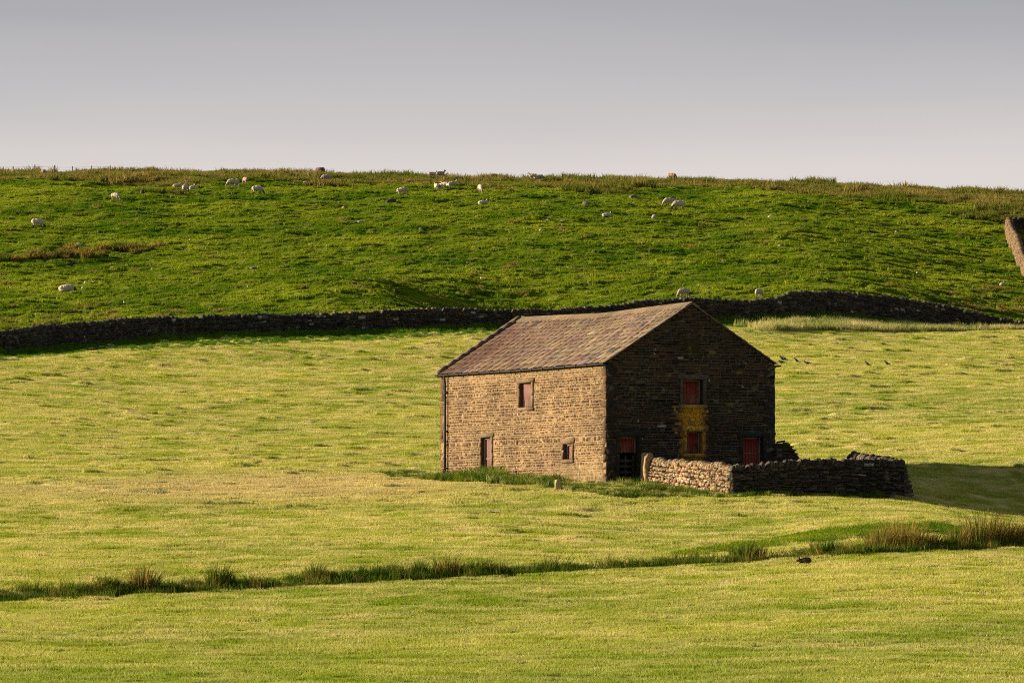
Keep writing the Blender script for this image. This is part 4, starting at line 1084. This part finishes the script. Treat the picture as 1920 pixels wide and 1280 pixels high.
for i, (u, row, wd, ht, c, lab) in enumerate(ROCKS):
    p = onhill(u, row) + Vector((0, 0, .25 if row < 341 else 0)); rough_block('boulder', p, wd, wd * .7, ht + .12, c, lab, 'boulder', i + 10, .7, .12, group='stones lying on the hillside', rz=i)
random.seed(77)
hx_, hy_ = [], []
for i in range(34):
    p = onhill(random.uniform(10, 1900), random.uniform(395, 570)); hx_.append(p.x); hy_.append(p.y)
peb = rough_block('pebble', (0, 0, 0), .2, .2, .18, (.62, .58, .52), None, None, 50, .8, .03); COL.objects.unlink(peb)
scatter('pale_stones', np.array(hx_), np.array(hy_), [peb], 'tiny pale stones flecking the grass of the hillside', 'stones', .5, 1.1)

# ------------------------------------------------------------------ fence on the skyline at the left
f_us = [-60, -20, 24, 63, 100, 135, 170, 206, 240]
fence = empty('wire_fence', onhill(24, 330), label='thin post and wire fence on the skyline at the far left', cat='fence')
inv = fence.location.copy(); tp = []
for u in f_us:
    d = 652; x = (u - 960) / F * d; z = z1(x, d)
    mb = MB(); hh_ = 1.0 + random.uniform(-.1, .15)
    mb.tube(Vector((x, d, z - .4)) - inv, Vector((x + random.uniform(-.05, .05), d, z + hh_)) - inv, .06, .055, (1, 1, 1), 8)
    mb.build('post', M_wood, fence); tp.append(Vector((x, d, z)) - inv)
for k_, hh_ in enumerate((.35, .65, .92)):
    mb = MB()
    for a, b in zip(tp[:-1], tp[1:]): mb.tube(a + Vector((0, -.06, hh_)), b + Vector((0, -.06, hh_)), .006, .006, (1, 1, 1), 5)
    mb.build('wire', M_iron, fence)

# ------------------------------------------------------------------ rushes and tussocks
def rush_mesh(name, n, rad, h, w_, mat, spread=.35):
    a = rng.uniform(0, 2 * np.pi, n); r = rad * np.sqrt(rng.random(n)); px = np.cos(a) * r; py = np.sin(a) * r * .8
    hh = h * rng.uniform(.45, 1.1, n) * (1 - .35 * (r / rad) ** 2); ww = w_ * rng.uniform(.6, 1.5, n)
    lx = (px / rad * spread + rng.normal(.08, .12, n)) * hh; ly = (py / rad * spread + rng.normal(0, .12, n)) * hh
    b_ = rng.uniform(0, 2 * np.pi, n); dx = np.cos(b_) * ww / 2; dy = np.sin(b_) * ww / 2
    V = np.zeros((n, 5, 3)); z0_ = np.full(n, -.15)
    V[:, 0] = np.stack([px - dx, py - dy, z0_], -1); V[:, 1] = np.stack([px + dx, py + dy, z0_], -1)
    V[:, 2] = np.stack([px + dx * .8 + lx * .35, py + dy * .8 + ly * .35, hh * .6], -1); V[:, 3] = np.stack([px - dx * .8 + lx * .35, py - dy * .8 + ly * .35, hh * .6], -1)
    V[:, 4] = np.stack([px + lx, py + ly, hh], -1)
    b = np.arange(n)[:, None] * 5; T = np.concatenate([b + np.array([0, 1, 2]), b + np.array([0, 2, 3]), b + np.array([3, 2, 4])], 0)
    return mesh_np(name, V.reshape(-1, 3), T, mat, attrs={'rnd': np.repeat(rng.random(n), 5)})
RUSH = [  # u, distance beyond the ditch lip, radius, height, label
 (270, 1.6, .45, .95, 'tall rush clump in the ditch at the left, first of the lone clumps'),
 (412, 1.6, .40, .90, 'dark rush clump in the ditch right of the first lone clump'),
 (200, 1.9, .35, .55, 'thin low rush tuft left of the first lone clump'),
 (592, 1.7, .38, .70, 'wispy rush tuft in the ditch left of centre'),
 (785, 1.6, .20, .60, 'narrow rush tuft just left of the brown clump before the barn'),
 (842, 1.5, .50, .78, 'brown rush clump in the ditch below the left corner of the barn'),
 (905, 1.6, .45, .60, 'low rush clump right of the brown clump before the barn'),
 (1400, 1.9, .60, .75, 'spreading rush clump on the bank left of the rabbit'),
 (1550, 1.9, .60, .60, 'low rush clump above the rabbit'),
 (1652, 1.9, .55, 1.00, 'pale seeding rush clump, left end of the big rushes at the right'),
 (1695, 2.1, .75, 1.20, 'broad brown rush clump, second of the big rushes at the right'),
 (1745, 1.8, .45, .62, 'darker low rush clump in the gap of the big rushes at the right'),
 (1793, 1.9, .40, .85, 'thin rush clump at the left foot of the tallest russet one'),
 (1840, 2.1, .75, 1.35, 'tallest russet rush clump of the big rushes at the right'),
 (1885, 1.9, .60, 1.10, 'russet rush clump near the right edge of the frame'),
 (1925, 1.9, .60, 1.00, 'rush clump cut by the right edge of the frame')]
for (u, off, rad, h_, lab) in RUSH:
    d = float(D1(np.array([float(u)]))[0]) + off; p = P(u, d)
    o = rush_mesh('rush_clump', int(480 * rad + 70), rad, h_, .019, BM_['rush' if u > 1600 or u in (842, 270) else 'ditch'], .45); o.location = p
    tag(o, lab, 'rushes', 'rush clumps along the ditch')
# dead heather clumps on the hill, left
ph2 = [rush_mesh('sprig', 170, .40, .55, .045, BM_['rush'], .9) for _ in range(3)]
for q in ph2: COL.objects.unlink(q)
hx_, hy_ = [], []
for i in range(62):
    u = random.uniform(-40, 300); row = 490 - (u / 300) * 22 + random.gauss(0, 3) - (8 if random.random() < .2 else 0)
    if u > 170 and random.random() < .45: continue
    p = onhill(u, row); hx_.append(p.x); hy_.append(p.y)
scatter('heather', np.array(hx_), np.array(hy_), ph2, 'band of brown heather and dead bracken across the hill at the left', 'heather', .7, 1.5)
hx_, hy_ = [], []
for i in range(150):
    if i < 40: u, row = random.uniform(0, 420), random.uniform(575, 620)
    elif i < 70: u, row = random.uniform(1780, 1920), random.uniform(540, 590)
    else: u, row = random.uniform(0, 1900), random.uniform(360, 560)
    p = onhill(u, row); hx_.append(p.x); hy_.append(p.y)
scatter('dry_tufts', np.array(hx_), np.array(hy_), [pr[0]], 'scattered dry tufts of taller grass on the hillside', 'grass', .4, .9)
# turned earth
M_soil = plain('bare_earth', (.10, .052, .034), 1, var=.35, sc=20)
for i, (u, row, wd, dd, lab) in enumerate([(886, 965, .9, .7, 'bare dark red earth patch in front of the barn long wall, left one of two'), (925, 964, .6, .6, 'bare dark red earth patch in front of the barn long wall, right one of two'), (790, 926, .4, .5, 'small mound of brown earth before the barn weeds')]):
    p = onfield(u, row); rough_block('earth_mound', p, wd, dd, .17, (.1, .06, .04), lab, 'earth mound', i + 90, 1, .08, mat=M_soil)
